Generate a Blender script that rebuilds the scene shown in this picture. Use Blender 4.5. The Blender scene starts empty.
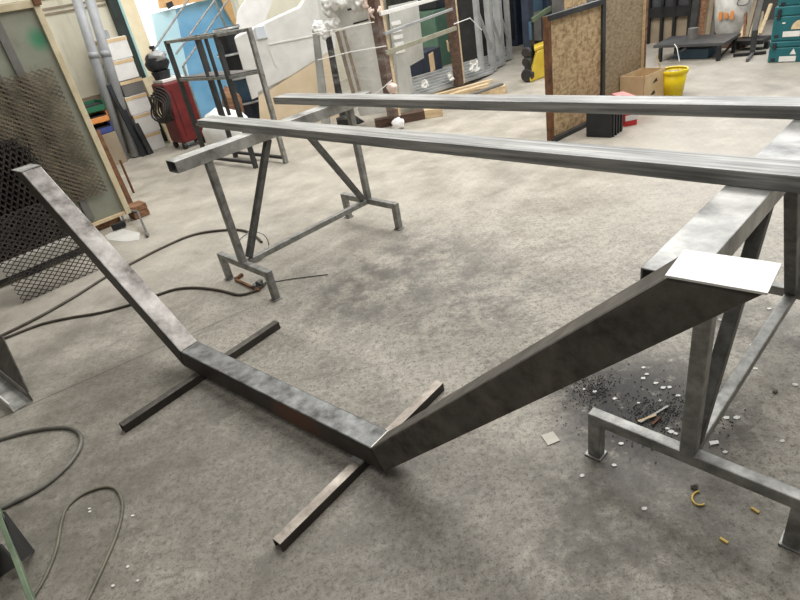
import bpy, bmesh, math, random
from mathutils import Vector, Matrix

random.seed(7)
S = bpy.context.scene
C = S.collection

# ------------------------------------------------------------------ camera
CAM_H = 1.6
FPX = 565.0
_D = Vector((189.0, 963.0, FPX)).normalized()
_Z = Vector((0, 0, 1))
_F = (_Z - _D * _Z.dot(_D)).normalized()
_R = _D.cross(_F)
M3 = Matrix((_R, _F, -_D))                     # camera (x right, y down, z ahead) -> world
cd = bpy.data.cameras.new('camera')
cam = bpy.data.objects.new('camera', cd)
C.objects.link(cam)
cd.sensor_fit = 'HORIZONTAL'
cd.sensor_width = 36.0
cd.lens = 36.0 * FPX / 800.0
cd.clip_start = 0.02
ax, ay, az = M3 @ Vector((1, 0, 0)), M3 @ Vector((0, -1, 0)), M3 @ Vector((0, 0, -1))
cam.matrix_world = Matrix(((ax.x, ay.x, az.x, 0), (ax.y, ay.y, az.y, 0), (ax.z, ay.z, az.z, CAM_H), (0, 0, 0, 1)))
S.camera = cam

# ------------------------------------------------------------------ view, world, lights
vs = S.view_settings
vs.view_transform = 'Standard'
vs.look = 'None'
vs.gamma = 1.0
vs.use_curve_mapping = False
vs.exposure = -0.14

W = bpy.data.worlds.new('daylight')
S.world = W
W.use_nodes = True
wb = W.node_tree.nodes['Background']
wb.inputs[0].default_value = (0.93, 0.98, 1.0, 1)
wb.inputs[1].default_value = 2.2

U = Vector((0.75, 0.6614, 0.0))                # the hall's two directions
V = Vector((-0.6614, 0.75, 0.0))


def uv(u, v, z=0.0):
    return U * u + V * v + Vector((0, 0, z))


def area(name, u, v, z, su, sv, power, col=(1, 0.985, 0.955), tilt=None):
    l = bpy.data.lights.new(name, 'AREA')
    l.shape = 'RECTANGLE'
    l.size = su
    l.size_y = sv
    l.energy = power
    l.color = col
    o = bpy.data.objects.new(name, l)
    C.objects.link(o)
    o.location = uv(u, v, z)
    o.rotation_euler = (0, 0, math.atan2(U.y, U.x))
    if tilt:
        o.rotation_euler = (Vector(tilt)).to_track_quat('-Z', 'Y').to_euler()
    return o


area('skylight_back', 5.3, 3.2, 4.8, 2.6, 7.0, 440)
area('fill_middle', 2.6, 3.2, 4.8, 1.6, 6.0, 135)  # added unseen fill lamp, lifts the faces turned to the camera
area('fill_front', -0.5, 0.5, 4.8, 2.0, 5.0, 95)  # added unseen lamp over the camera, brightens the front floor
area('fill_left', 2.6, 6.9, 4.8, 2.5, 1.5, 80)  # added unseen lamp, brightens the cream wall and the leaning board
area('reflection_fill_right', 10.4, 2.0, 2.9, 7.0, 2.2, 260, (0.97, 0.98, 1.0), tilt=(-U.x, -U.y, -0.12))  # added unseen lamp, a bright area for steel and floor to reflect

# ------------------------------------------------------------------ pixel helpers (measured points of the photograph -> the hall)
CO = Vector((0, 0, CAM_H))


def ray(x, y):
    return M3 @ Vector((x - 400.0, y - 300.0, FPX))


def at(x, y, z=0.0):
    d = ray(x, y)
    return CO + d * ((z - CAM_H) / d.z)


def above(b, x, y):
    """point straight above b that is seen nearest to pixel x, y"""
    d = ray(x, y)
    hor = Vector((d.x, d.y))
    t = Vector((b.x, b.y)).dot(hor) / hor.dot(hor)
    return Vector((b.x, b.y, CAM_H + d.z * t))


def onplane(x, y, p, n):
    d = ray(x, y)
    return CO + d * ((p - CO).dot(n) / d.dot(n))


# ------------------------------------------------------------------ mesh helpers
class MB:
    def __init__(s):
        s.v = []
        s.f = []

    def add(s, vs_, fs):
        k = len(s.v)
        s.v += [Vector(p) for p in vs_]
        s.f += [tuple(i + k for i in f) for f in fs]
        return s

    def box(s, c, size, rz=0.0, m=None):
        r = m or Matrix.Rotation(rz, 3, 'Z')
        x, y, z = [q / 2 for q in size]
        c = Vector(c)
        pts = [c + r @ Vector((a * x, b * y, d * z)) for d in (-1, 1) for a, b in ((-1, -1), (1, -1), (1, 1), (-1, 1))]
        return s.add(pts, [(3, 2, 1, 0), (4, 5, 6, 7), (0, 1, 5, 4), (1, 2, 6, 5), (2, 3, 7, 6), (3, 0, 4, 7)])

    def frame(s, p0, p1, up):
        p0, p1 = Vector(p0), Vector(p1)
        d = (p1 - p0).normalized()
        up = Vector(up)
        if abs(d.dot(up.normalized())) > 0.999:
            up = Vector((1, 0, 0))
        side = d.cross(up).normalized()
        return p0, p1, d, side, side.cross(d).normalized()

    def bar(s, p0, p1, w, h, up=(0, 0, 1)):
        p0, p1, d, a, b = s.frame(p0, p1, up)
        ring = [a * (i * w / 2) + b * (j * h / 2) for i, j in ((-1, -1), (1, -1), (1, 1), (-1, 1))]
        pts = [p0 + r for r in ring] + [p1 + r for r in ring]
        return s.add(pts, [(0, 1, 2, 3), (7, 6, 5, 4), (0, 4, 5, 1), (1, 5, 6, 2), (2, 6, 7, 3), (3, 7, 4, 0)])

    def hollow(s, p0, p1, w, h, t=0.004, up=(0, 0, 1)):
        p0, p1, d, a, b = s.frame(p0, p1, up)
        q = ((-1, -1), (1, -1), (1, 1), (-1, 1))
        o = [a * (i * w / 2) + b * (j * h / 2) for i, j in q]
        n = [a * (i * (w / 2 - t)) + b * (j * (h / 2 - t)) for i, j in q]
        pts = [p0 + r for r in o] + [p1 + r for r in o] + [p0 + r for r in n] + [p1 + r for r in n]
        fs = []
        for i in range(4):
            j = (i + 1) % 4
            fs += [(i, 4 + i, 4 + j, j), (8 + i, 8 + j, 12 + j, 12 + i), (i, j, 8 + j, 8 + i), (4 + j, 4 + i, 12 + i, 12 + j)]
        return s.add(pts, fs)

    def cyl(s, p0, p1, r0, r1=None, n=16, caps=True):
        r1 = r0 if r1 is None else r1
        p0, p1, d, a, b = s.frame(p0, p1, (0, 0, 1))
        c0 = [p0 + a * (math.cos(t) * r0) + b * (math.sin(t) * r0) for t in [2 * math.pi * i / n for i in range(n)]]
        c1 = [p1 + a * (math.cos(t) * r1) + b * (math.sin(t) * r1) for t in [2 * math.pi * i / n for i in range(n)]]
        fs = [(i, (i + 1) % n, n + (i + 1) % n, n + i) for i in range(n)]
        if caps:
            fs += [tuple(range(n))[::-1], tuple(range(n, 2 * n))]
        return s.add(c0 + c1, fs)

    def lathe(s, base, prof, n=24):
        base = Vector(base)
        pts = []
        for r, z in prof:
            pts += [base + Vector((math.cos(2 * math.pi * i / n) * r, math.sin(2 * math.pi * i / n) * r, z)) for i in range(n)]
        fs = []
        for k in range(len(prof) - 1):
            for i in range(n):
                j = (i + 1) % n
                fs.append((k * n + i, k * n + j, (k + 1) * n + j, (k + 1) * n + i))
        return s.add(pts, fs)

    def tube(s, pts, r, n=8, closed=False):
        pts = [Vector(p) for p in pts]
        m = len(pts)
        rings = []
        for i, p in enumerate(pts):
            a = pts[(i - 1) % m] if (closed or i > 0) else p
            b = pts[(i + 1) % m] if (closed or i < m - 1) else p
            d = (b - a).normalized()
            up = Vector((0, 0, 1)) if abs(d.z) < 0.95 else Vector((1, 0, 0))
            x = d.cross(up).normalized()
            y = x.cross(d)
            rings.append([p + x * (r * math.cos(2 * math.pi * k / n)) + y * (r * math.sin(2 * math.pi * k / n)) for k in range(n)])
        fs = []
        for i in range(m if closed else m - 1):
            for k in range(n):
                l = (k + 1) % n
                q = (i + 1) % m
                fs.append((i * n + k, i * n + l, q * n + l, q * n + k))
        if not closed:
            fs += [tuple(range(n))[::-1], tuple(range((m - 1) * n, m * n))]
        return s.add([p for g in rings for p in g], fs)

    def prism(s, poly, ext):
        poly = [Vector(p) for p in poly]
        ext = Vector(ext)
        n = len(poly)
        fs = [tuple(range(n))[::-1], tuple(range(n, 2 * n))] + [(i, (i + 1) % n, n + (i + 1) % n, n + i) for i in range(n)]
        return s.add(poly + [p + ext for p in poly], fs)

    def blob(s, c, rad, seed=0, amp=0.25, flat=True, sub=3):
        bm = bmesh.new()
        bmesh.ops.create_icosphere(bm, subdivisions=sub, radius=1)
        from mathutils import noise
        k = len(s.v)
        for v in bm.verts:
            q = 1 + amp * noise.noise(v.co * 2.1 + Vector((seed * 7.3, seed, 0)))
            p = Vector((v.co.x * rad[0] * q, v.co.y * rad[1] * q, v.co.z * rad[2] * q))
            if flat:
                p.z = max(p.z, -rad[2] * 0.55)
            s.v.append(Vector(c) + p)
        for f in bm.faces:
            s.f.append(tuple(v.index + k for v in f.verts))
        bm.free()
        return s

    def crumple(s, c, du, dv, w, h, amp, seed):
        rnd = random.Random(seed)
        du, dv = Vector(du), Vector(dv)
        n = du.cross(dv).normalized()
        k = len(s.v)
        m = 7
        for i in range(m):
            for j in range(m):
                e = 1 - 0.35 * (abs(i - 3) == 3) * rnd.random() - 0.35 * (abs(j - 3) == 3) * rnd.random()
                s.v.append(Vector(c) + du * (w * (i / (m - 1) - 0.5) * e) + dv * (h * (j / (m - 1) - 0.5) * e) + n * rnd.uniform(-amp, amp))
        for i in range(m - 1):
            for j in range(m - 1):
                s.f.append((k + i * m + j, k + (i + 1) * m + j, k + (i + 1) * m + j + 1, k + i * m + j + 1))
        return s

    def build(s, name, mat, parent=None, bevel=0.0, smooth=False, seg=2):
        off = Vector((0, 0, 0))
        top = parent is None
        if top:
            xs = [p.x for p in s.v]
            ys = [p.y for p in s.v]
            off = Vector(((min(xs) + max(xs)) / 2, (min(ys) + max(ys)) / 2, min(p.z for p in s.v)))
        else:
            q = parent
            while q:
                off = off + q.location
                q = q.parent
        me = bpy.data.meshes.new(name)
        me.from_pydata([p - off for p in s.v], [], s.f)
        me.validate()
        bm = bmesh.new()
        bm.from_mesh(me)
        bmesh.ops.recalc_face_normals(bm, faces=bm.faces)
        bm.to_mesh(me)
        bm.free()
        me.materials.append(mat)
        if smooth:
            for p in me.polygons:
                p.use_smooth = True
        o = bpy.data.objects.new(name, me)
        C.objects.link(o)
        if top:
            o.location = off
        else:
            o.parent = parent
        if bevel:
            b = o.modifiers.new('bevel', 'BEVEL')
            b.width = bevel
            b.segments = seg
            b.limit_method = 'ANGLE'
            b.angle_limit = math.radians(40)
        return o


def tag(o, label=None, cat=None, group=None, kind=None):
    if label:
        o['label'] = label
    if cat:
        o['category'] = cat
    if group:
        o['group'] = group
    if kind:
        o['kind'] = kind
    return o


def thing(name, label, cat, loc=(0, 0, 0), group=None):
    o = bpy.data.objects.new(name, None)
    o.empty_display_size = 0.1
    C.objects.link(o)
    o.location = Vector(loc)
    return tag(o, label, cat, group)


def copy_tree(o, parent=None):
    c = o.copy()
    C.objects.link(c)
    c.parent = parent
    for ch in [q for q in bpy.data.objects if q.parent == o]:
        copy_tree(ch, c)
    return c


def smooth_path(pts, n=8):
    pts = [Vector(p) for p in pts]
    out = []
    for i in range(len(pts) - 1):
        p0, p1, p2, p3 = pts[max(i - 1, 0)], pts[i], pts[i + 1], pts[min(i + 2, len(pts) - 1)]
        for k in range(n):
            t = k / n
            out.append(0.5 * ((2 * p1) + (p2 - p0) * t + (2 * p0 - 5 * p1 + 4 * p2 - p3) * t * t + (3 * p1 - p0 - 3 * p2 + p3) * t ** 3))
    out.append(pts[-1])
    return out


# ------------------------------------------------------------------ materials
def srgb(r, g, b):
    def f(c):
        c /= 255.0
        return c / 12.92 if c <= 0.04045 else ((c + 0.055) / 1.055) ** 2.4
    return (f(r), f(g), f(b), 1)


class NT:
    def __init__(s, name):
        s.m = bpy.data.materials.new(name)
        s.m.use_nodes = True
        s.t = s.m.node_tree
        s.b = s.t.nodes['Principled BSDF']
        s.tc = s.n('ShaderNodeTexCoord')

    def n(s, kind, **kw):
        q = s.t.nodes.new(kind)
        for k, v in kw.items():
            setattr(q, k, v)
        return q

    def l(s, a, b):
        s.t.links.new(a, b)

    def noise(s, scale, detail=4, rough=0.55, stretch=(1, 1, 1), coord='Object', rot=(0, 0, 0)):
        mp = s.n('ShaderNodeMapping')
        mp.inputs['Scale'].default_value = stretch
        mp.inputs['Rotation'].default_value = rot
        s.l(s.tc.outputs[coord], mp.inputs[0])
        q = s.n('ShaderNodeTexNoise')
        q.inputs['Scale'].default_value = scale
        q.inputs['Detail'].default_value = detail
        q.inputs['Roughness'].default_value = rough
        s.l(mp.outputs[0], q.inputs['Vector'])
        return q.outputs['Fac']

    def ramp(s, src, a, b, ca, cb):
        q = s.n('ShaderNodeValToRGB')
        q.color_ramp.elements[0].position = a
        q.color_ramp.elements[1].position = b
        q.color_ramp.elements[0].color = ca
        q.color_ramp.elements[1].color = cb
        s.l(src, q.inputs[0])
        return q.outputs[0]

    def rng(s, src, a, b, c, d):
        q = s.n('ShaderNodeMapRange')
        q.interpolation_type = 'SMOOTHSTEP'
        for i, v in enumerate((a, b, c, d)):
            q.inputs[i + 1].default_value = v
        s.l(src, q.inputs[0])
        return q.outputs[0]

    def mul(s, a, b, op='MULTIPLY'):
        q = s.n('ShaderNodeMath', operation=op)
        for i, x in enumerate((a, b)):
            if isinstance(x, (int, float)):
                q.inputs[i].default_value = x
            else:
                s.l(x, q.inputs[i])
        return q.outputs[0]

    def mix(s, f, a, b):
        q = s.n('ShaderNodeMix', data_type='RGBA')
        for i, x in ((0, f), (6, a), (7, b)):
            if hasattr(x, 'is_linked'):
                s.l(x, q.inputs[i])
            else:
                q.inputs[i].default_value = x
        return q.outputs[2]

    def bump(s, src, strength, dist=0.005):
        q = s.n('ShaderNodeBump')
        q.inputs['Strength'].default_value = strength
        q.inputs['Distance'].default_value = dist
        s.l(src, q.inputs['Height'])
        s.l(q.outputs[0], s.b.inputs['Normal'])

    def out(s, col=None, rough=0.6, metal=0.0, spec=None):
        for key, x in (('Base Color', col), ('Roughness', rough), ('Metallic', metal)):
            if x is None:
                continue
            if hasattr(x, 'is_linked'):
                s.l(x, s.b.inputs[key])
            else:
                s.b.inputs[key].default_value = x
        if spec is not None:
            s.b.inputs['Specular IOR Level'].default_value = spec
        return s.m


def simple(name, c1, c2=None, scale=8, rough=0.6, metal=0.0, stretch=(1, 1, 1), bump=0.0, lo=0.35, hi=0.65, spec=None, rvar=0.0):
    t = NT(name)
    c2 = c2 or c1
    nz = t.noise(scale, 5, 0.6, stretch)
    if bump:
        t.bump(nz, bump, 0.004)
    r = rough
    if rvar:
        r = t.rng(nz, 0.3, 0.7, rough - rvar, rough + rvar)
    return t.out(t.ramp(nz, lo, hi, c1, c2), r, metal, spec)


def steel(name, dark, light, streak=(1.2, 14, 14), scale=3.0, rough=0.42, metal=0.85, mottle=0.4, coord='Object'):
    t = NT(name)
    a = t.noise(scale, 6, 0.65, streak)
    b = t.noise(9.0, 5, 0.6)
    base = t.ramp(a, 0.33, 0.68, dark, light)
    spots = t.rng(b, 0.48, 0.66, 0.0, mottle)
    col = t.mix(spots, base, light)
    r = t.rng(b, 0.3, 0.7, rough - 0.08, rough + 0.12)
    t.bump(a, 0.06, 0.002)
    return t.out(col, r, metal)


def wood(name, c1, c2, stretch=(1, 12, 12), scale=2.5, rough=0.7):
    return simple(name, c1, c2, scale, rough, 0, stretch, 0.25)


mill = steel('mill_scale_steel', srgb(62, 58, 54), srgb(112, 108, 102), (3, 3, 3), 4.0, 0.46, 0.55, 0.35)
blue_scale_lit = steel('blue_scale_lit_steel', srgb(58, 56, 54), srgb(140, 142, 142), (5, 5, 5), 2.6, 0.42, 0.6, 0.55)  # bluish mill scale, its reflected sheen painted in as a lighter tone
ground_steel = simple('ground_bright_steel', srgb(222, 221, 216), srgb(234, 233, 229), 6, 0.5, 0.25)
lit_top_warm = steel('lit_top_warm_steel', srgb(110, 100, 91), srgb(186, 177, 166), (6, 6, 6), 2.0, 0.42, 0.4, 0.4)  # crossbar top, reflected light painted in as a pale warm tone
weld_m = simple('weld_bead', srgb(190, 186, 176), srgb(220, 216, 206), 40, 0.4, 0.6, bump=0.4)
brushed = steel('brushed_grey_steel', srgb(112, 112, 110), srgb(212, 212, 208), (2, 2, 2), 2.4, 0.4, 0.5, 0.3)  # broad uneven shine is painted into the tone
bar_steel = steel('scratched_bar_steel', srgb(92, 93, 92), srgb(190, 190, 186), (26, 0.8, 26), 2.0, 0.5, 0.35, 0.12)
trest = steel('trestle_grey_steel', srgb(116, 116, 113), srgb(170, 170, 166), (4, 4, 4), 5, 0.45, 0.5, 0.25)
trest_dark = steel('trestle_dark_steel', srgb(80, 80, 78), srgb(120, 120, 117), (4, 4, 4), 5, 0.5, 0.5, 0.2)
dark_metal = simple('dark_painted_metal', srgb(48, 49, 50), srgb(74, 75, 75), 6, 0.5, 0.3)
black_metal = simple('black_metal', srgb(26, 26, 28), srgb(44, 44, 46), 7, 0.5, 0.2)
mesh_m = simple('mesh_steel', srgb(92, 82, 68), srgb(136, 122, 102), 9, 0.55, 0.4)
rust = simple('rusty_steel', srgb(84, 58, 40), srgb(134, 92, 60), 12, 0.8, 0.15, bump=0.3)
rust_wood = wood('weathered_brown_wood', srgb(92, 62, 42), srgb(148, 108, 76))
pale_wood = wood('pale_timber', srgb(192, 168, 132), srgb(222, 200, 164))
cream_wood = wood('cream_painted_timber', srgb(190, 176, 144), srgb(216, 204, 174), (1, 1, 1), 6)
dark_wood = wood('dark_brown_timber', srgb(70, 52, 42), srgb(104, 80, 66))
grey_pvc = simple('grey_pipe', srgb(148, 151, 154), srgb(168, 171, 174), 5, 0.4)
white_card = simple('white_carton', srgb(220, 218, 214), srgb(234, 232, 228), 6, 0.6)
tan_card = simple('brown_cardboard', srgb(206, 178, 138), srgb(222, 196, 156), 8, 0.75)
white_sheet = simple('white_plastic_sheet', srgb(206, 205, 200), srgb(228, 227, 223), 3, 0.5, bump=0.5)
white_foam = simple('white_foam', srgb(236, 236, 234), srgb(246, 246, 244), 7, 0.6, bump=0.3)
wrapped_panel = simple('grey_white_panel', srgb(218, 218, 212), srgb(234, 234, 229), 4, 0.45)
alu = simple('aluminium_profile', srgb(158, 160, 160), srgb(186, 188, 188), 5, 0.38, 0.35)
red_paint = simple('dark_red_paint', srgb(88, 24, 26), srgb(118, 38, 38), 6, 0.45)
yellow_paint = simple('yellow_paint', srgb(206, 176, 50), srgb(226, 198, 72), 5, 0.45)
yellow_plastic = simple('yellow_plastic', srgb(236, 208, 20), srgb(244, 220, 36), 4, 0.4)
teal_plastic = simple('teal_plastic', srgb(24, 92, 100), srgb(34, 106, 112), 5, 0.45)
navy = simple('navy_paint', srgb(30, 38, 52), srgb(44, 54, 72), 5, 0.5)
slate_blue = simple('slate_blue_paint', srgb(58, 84, 104), srgb(72, 100, 122), 5, 0.5)
sky_blue = simple('sky_blue_sheet', srgb(96, 156, 200), srgb(140, 192, 226), 1.2, 0.5)
pale_blue = simple('pale_blue_sheet', srgb(178, 220, 238), srgb(206, 236, 246), 1.5, 0.5)
peach = simple('peach_sheet', srgb(214, 164, 110), srgb(234, 196, 148), 2.0, 0.6)
rubber = simple('black_rubber', srgb(34, 32, 30), srgb(52, 48, 44), 10, 0.6)
cable_m = simple('grey_brown_cable', srgb(66, 60, 52), srgb(88, 80, 70), 10, 0.55)
hose_m = simple('grey_hose', srgb(92, 90, 84), srgb(118, 116, 108), 10, 0.45)
olive_cable = simple('olive_grey_cable', srgb(92, 90, 76), srgb(116, 113, 96), 10, 0.5)
green_paint = simple('grey_green_paint', srgb(88, 104, 82), srgb(116, 132, 106), 8, 0.5)
black_plastic = simple('black_plastic', srgb(28, 30, 34), srgb(40, 42, 46), 6, 0.5)
red_card = simple('red_carton', srgb(200, 40, 46), srgb(214, 58, 62), 6, 0.5)
chip_m = simple('white_scrap', srgb(214, 214, 210), srgb(234, 234, 230), 9, 0.6)
yellow_peel = simple('yellow_peel', srgb(214, 180, 84), srgb(232, 204, 116), 9, 0.6)
orange_plastic = simple('orange_plastic', srgb(220, 140, 72), srgb(232, 158, 92), 6, 0.5)
green_plastic = simple('green_plastic', srgb(30, 92, 66), srgb(42, 112, 80), 6, 0.5)
blue_plastic = simple('blue_plastic', srgb(52, 66, 128), srgb(70, 84, 150), 6, 0.5)
swarf_m = simple('black_swarf', srgb(30, 29, 28), srgb(64, 62, 60), 40, 0.5, 0.4, lo=0.4, hi=0.7)
pebble_m = simple('grey_stone', srgb(110, 108, 102), srgb(140, 138, 132), 20, 0.8)
glass_dark = simple('dark_glass_sheet', srgb(60, 64, 68), srgb(78, 82, 86), 2, 0.12)
green_machine = simple('green_machine_paint', srgb(70, 100, 84), srgb(88, 118, 100), 4, 0.5)
beige_board = wood('beige_board', srgb(214, 194, 162), srgb(228, 210, 182), (1, 1, 1), 3)
grey_board = simple('grey_board', srgb(96, 94, 92), srgb(120, 117, 113), 4, 0.7)
tan_board = simple('tan_grey_board', srgb(138, 124, 104), srgb(160, 146, 124), 3, 0.7)


def m_concrete():
    t = NT('worn_concrete')
    g = t.n('ShaderNodeNewGeometry')
    t.tc = None

    class _P:  # world position as the coordinate
        outputs = {'Object': g.outputs['Position']}
    t.tc = _P
    big = t.noise(0.7, 5, 0.6)
    mid = t.noise(3.2, 7, 0.68)
    fine = t.noise(26, 6, 0.75)
    grain = t.noise(160, 2, 0.6)
    col = t.ramp(mid, 0.32, 0.68, srgb(144, 138, 127), srgb(188, 182, 170))
    col = t.mix(t.rng(big, 0.42, 0.68, 0.0, 0.5), col, srgb(184, 177, 165))
    # the dusty working area around the bent frame and the trestles
    zd = t.n('ShaderNodeVectorMath', operation='DISTANCE')
    t.l(g.outputs['Position'], zd.inputs[0])
    zd.inputs[1].default_value = at(480, 470)
    zone = t.rng(zd.outputs['Value'], 1.0, 3.6, 1.0, 0.22)
    sm = t.noise(7, 6, 0.75, (1, 1, 1))
    col = t.mix(t.mul(t.rng(sm, 0.50, 0.64, 0.0, 0.42), zone), col, srgb(112, 108, 99))
    col = t.mix(t.mul(t.rng(fine, 0.50, 0.62, 0.0, 0.45), zone), col, srgb(100, 96, 88))
    col = t.mix(t.mul(t.rng(fine, 0.47, 0.34, 0.0, 0.5), zone), col, srgb(206, 202, 193))
    f2 = t.noise(60, 4, 0.72)
    col = t.mix(t.mul(t.rng(f2, 0.54, 0.62, 0.0, 0.62), zone), col, srgb(82, 79, 73))
    col = t.mix(t.mul(t.rng(f2, 0.43, 0.34, 0.0, 0.35), zone), col, srgb(212, 208, 200))
    col = t.mix(t.mul(t.rng(grain, 0.55, 0.66, 0.0, 0.5), zone), col, srgb(84, 80, 74))

    def patch(px, py, r, stretch, amount, c, nscale=4.0, lo=0.38, hi=0.62):
        nonlocal col
        p = at(px, py)
        mp = t.n('ShaderNodeMapping', vector_type='TEXTURE')
        mp.inputs['Location'].default_value = p
        mp.inputs['Rotation'].default_value = (0, 0, math.atan2(U.y, U.x))
        mp.inputs['Scale'].default_value = (r * stretch, r, 1)
        t.l(g.outputs['Position'], mp.inputs[0])
        ln = t.n('ShaderNodeVectorMath', operation='LENGTH')
        t.l(mp.outputs[0], ln.inputs[0])
        m = t.rng(ln.outputs['Value'], 1.0, 0.25, 0.0, 1.0)
        nz = t.rng(t.noise(nscale, 6, 0.7), lo, hi, 0.0, 1.0)
        col = t.mix(t.mul(t.mul(m, nz), amount), col, c)
    grime = srgb(84, 80, 72)
    black = srgb(44, 42, 40)
    patch(390, 275, 0.75, 1.3, 0.75, srgb(92, 90, 86), 5)
    patch(470, 300, 0.5, 1.4, 0.5, srgb(92, 90, 86), 7)
    patch(330, 300, 0.4, 1.0, 0.45, srgb(84, 82, 78), 6)
    patch(200, 520, 1.35, 1.2, 0.5, grime, 2.2, 0.25, 0.6)
    patch(60, 470, 1.1, 1.0, 0.62, grime, 2.0, 0.25, 0.6)
    patch(120, 330, 0.9, 1.0, 0.45, grime, 3.0)
    patch(460, 560, 0.9, 1.3, 0.5, grime, 3.0, 0.3, 0.65)
    patch(620, 520, 0.42, 1.3, 0.6, srgb(78, 74, 66), 6.0, 0.35, 0.6)
    patch(640, 408, 0.42, 1.3, 0.97, black, 16.0, 0.30, 0.46)
    patch(700, 420, 0.3, 1.2, 0.8, srgb(70, 67, 62), 12.0, 0.36, 0.55)
    patch(590, 385, 0.2, 1.2, 0.8, black, 20.0, 0.4, 0.55)
    patch(600, 340, 0.3, 1.6, 0.5, srgb(74, 72, 68), 9.0)
    patch(760, 330, 0.5, 1.2, 0.5, srgb(98, 94, 86), 4.0)
    patch(750, 500, 0.4, 1.2, 0.45, grime, 4.0, 0.3, 0.6)

    # saw-cut joints
    def joint(a, b, wdt):
        nonlocal col
        d = (b - a).normalized()
        nrm = Vector((-d.y, d.x, 0))
        dp = t.n('ShaderNodeVectorMath', operation='DOT_PRODUCT')
        t.l(g.outputs['Position'], dp.inputs[0])
        dp.inputs[1].default_value = nrm
        ab = t.mul(t.mul(dp.outputs['Value'], a.dot(nrm), 'SUBTRACT'), 0, 'ADD')
        q = t.n('ShaderNodeMath', operation='ABSOLUTE')
        t.l(ab, q.inputs[0])
        al = t.n('ShaderNodeVectorMath', operation='DOT_PRODUCT')
        t.l(g.outputs['Position'], al.inputs[0])
        al.inputs[1].default_value = d
        end = t.rng(al.outputs['Value'], b.dot(d), b.dot(d) + 0.5, 1.0, 0.0)
        col = t.mix(t.mul(t.mul(t.rng(q.outputs[0], wdt, wdt * 0.4, 0.0, 1.0), end), 0.85), col, srgb(92, 86, 78))
    joint(at(27, 406), at(200, 330), 0.006)
    rough = t.rng(mid, 0.3, 0.7, 0.42, 0.62)
    t.bump(fine, 0.15, 0.003)
    return t.out(col, rough, 0.0, 0.4)


def m_osb():
    t = NT('strand_board')
    a = t.noise(16, 4, 0.6, (1, 1, 2.2), rot=(0.3, 0.6, 0.2))
    b = t.noise(16, 4, 0.6, (2.2, 2.2, 1), rot=(0.5, -0.4, 0.9))
    d = t.noise(4, 5, 0.65)
    c = t.ramp(a, 0.38, 0.62, srgb(160, 132, 94), srgb(212, 188, 148))
    c = t.mix(t.rng(b, 0.48, 0.62, 0, 0.6), c, srgb(198, 172, 132))
    c = t.mix(t.rng(b, 0.46, 0.36, 0, 0.55), c, srgb(130, 104, 70))
    c = t.mix(t.rng(d, 0.52, 0.7, 0, 0.45), c, srgb(120, 94, 64))
    return t.out(c, 0.7)


def m_film():
    t = NT('clear_stretch_film')
    t.b.inputs['Base Color'].default_value = (0.95, 0.95, 0.94, 1)
    t.b.inputs['Roughness'].default_value = 0.3
    nz = t.noise(5, 5, 0.65, (1, 1, 4))
    t.l(t.rng(nz, 0.42, 0.72, 0.02, 0.20), t.b.inputs['Alpha'])
    t.bump(nz, 0.2, 0.01)
    return t.m


def m_board():
    t = NT('grey_green_board')
    nz = t.noise(2.5, 6, 0.6)
    c = t.ramp(nz, 0.3, 0.7, srgb(122, 124, 110), srgb(152, 154, 138))
    c = t.mix(t.rng(t.noise(9, 5, 0.7), 0.55, 0.75, 0, 0.4), c, srgb(110, 108, 92))
    return t, c


def m_wall():
    t = NT('cream_wall')
    nz = t.noise(1.6, 6, 0.65)
    c = t.ramp(nz, 0.3, 0.7, srgb(214, 209, 188), srgb(232, 227, 208))
    st = t.noise(2.5, 5, 0.6, (3, 3, 0.4))
    c = t.mix(t.rng(st, 0.5, 0.75, 0, 0.45), c, srgb(170, 164, 142))
    return t.out(c, 0.75)


concrete = m_concrete()
osb = m_osb()
film = m_film()
wall_m = m_wall()
ceil_m = simple('grey_ceiling', srgb(120, 118, 114), srgb(134, 132, 128), 2, 0.8)
dark_wall = simple('dull_grey_wall', srgb(92, 92, 92), srgb(116, 115, 112), 1.5, 0.8)

# ------------------------------------------------------------------ the hall
V_BACK = 8.62        # the cream wall with the doorway
U_RIGHT = 10.7
U_MIN, V_MIN, CEIL = -4.5, -4.5, 5.2


def slab_uv(u0, u1, v0, v1, z0, z1, b=None):
    b = b or MB()
    return b.prism([uv(u0, v0, z0), uv(u1, v0, z0), uv(u1, v1, z0), uv(u0, v1, z0)], (0, 0, z1 - z0))


tag(slab_uv(U_MIN - 0.3, U_RIGHT + 0.3, V_MIN - 0.3, V_BACK + 4.0, -0.1, 0.0).build('floor', concrete), kind='structure')
tag(slab_uv(U_MIN - 0.2, U_RIGHT + 0.2, V_MIN - 0.2, V_BACK + 0.2, CEIL, CEIL + 0.1).build('ceiling', ceil_m), kind='structure')
# doorway in the back wall: from the dark post to the wrapped boards
pm = onplane(171, 148, uv(0, V_BACK), V)
DU0 = pm.dot(U) + 0.10
DU1 = DU0 + 1.75
wb_ = MB()
slab_uv(U_MIN - 0.2, DU0, V_BACK, V_BACK + 0.2, 0, CEIL, wb_)
slab_uv(DU1, U_RIGHT + 0.2, V_BACK, V_BACK + 0.2, 0, CEIL, wb_)
slab_uv(DU0, DU1, V_BACK, V_BACK + 0.2, 2.9, CEIL, wb_)
tag(wb_.build('wall_back', wall_m), kind='structure')
tag(slab_uv(U_RIGHT, U_RIGHT + 0.2, V_MIN - 0.2, V_BACK, 0, CEIL).build('wall_right', dark_wall), kind='structure')
tag(slab_uv(U_MIN - 0.2, U_RIGHT, V_MIN - 0.2, V_MIN, 0, CEIL).build('wall_front', dark_wall), kind='structure')
tag(slab_uv(U_MIN - 0.2, U_MIN, V_MIN, V_BACK, 0, CEIL).build('wall_left', dark_wall), kind='structure')
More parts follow.
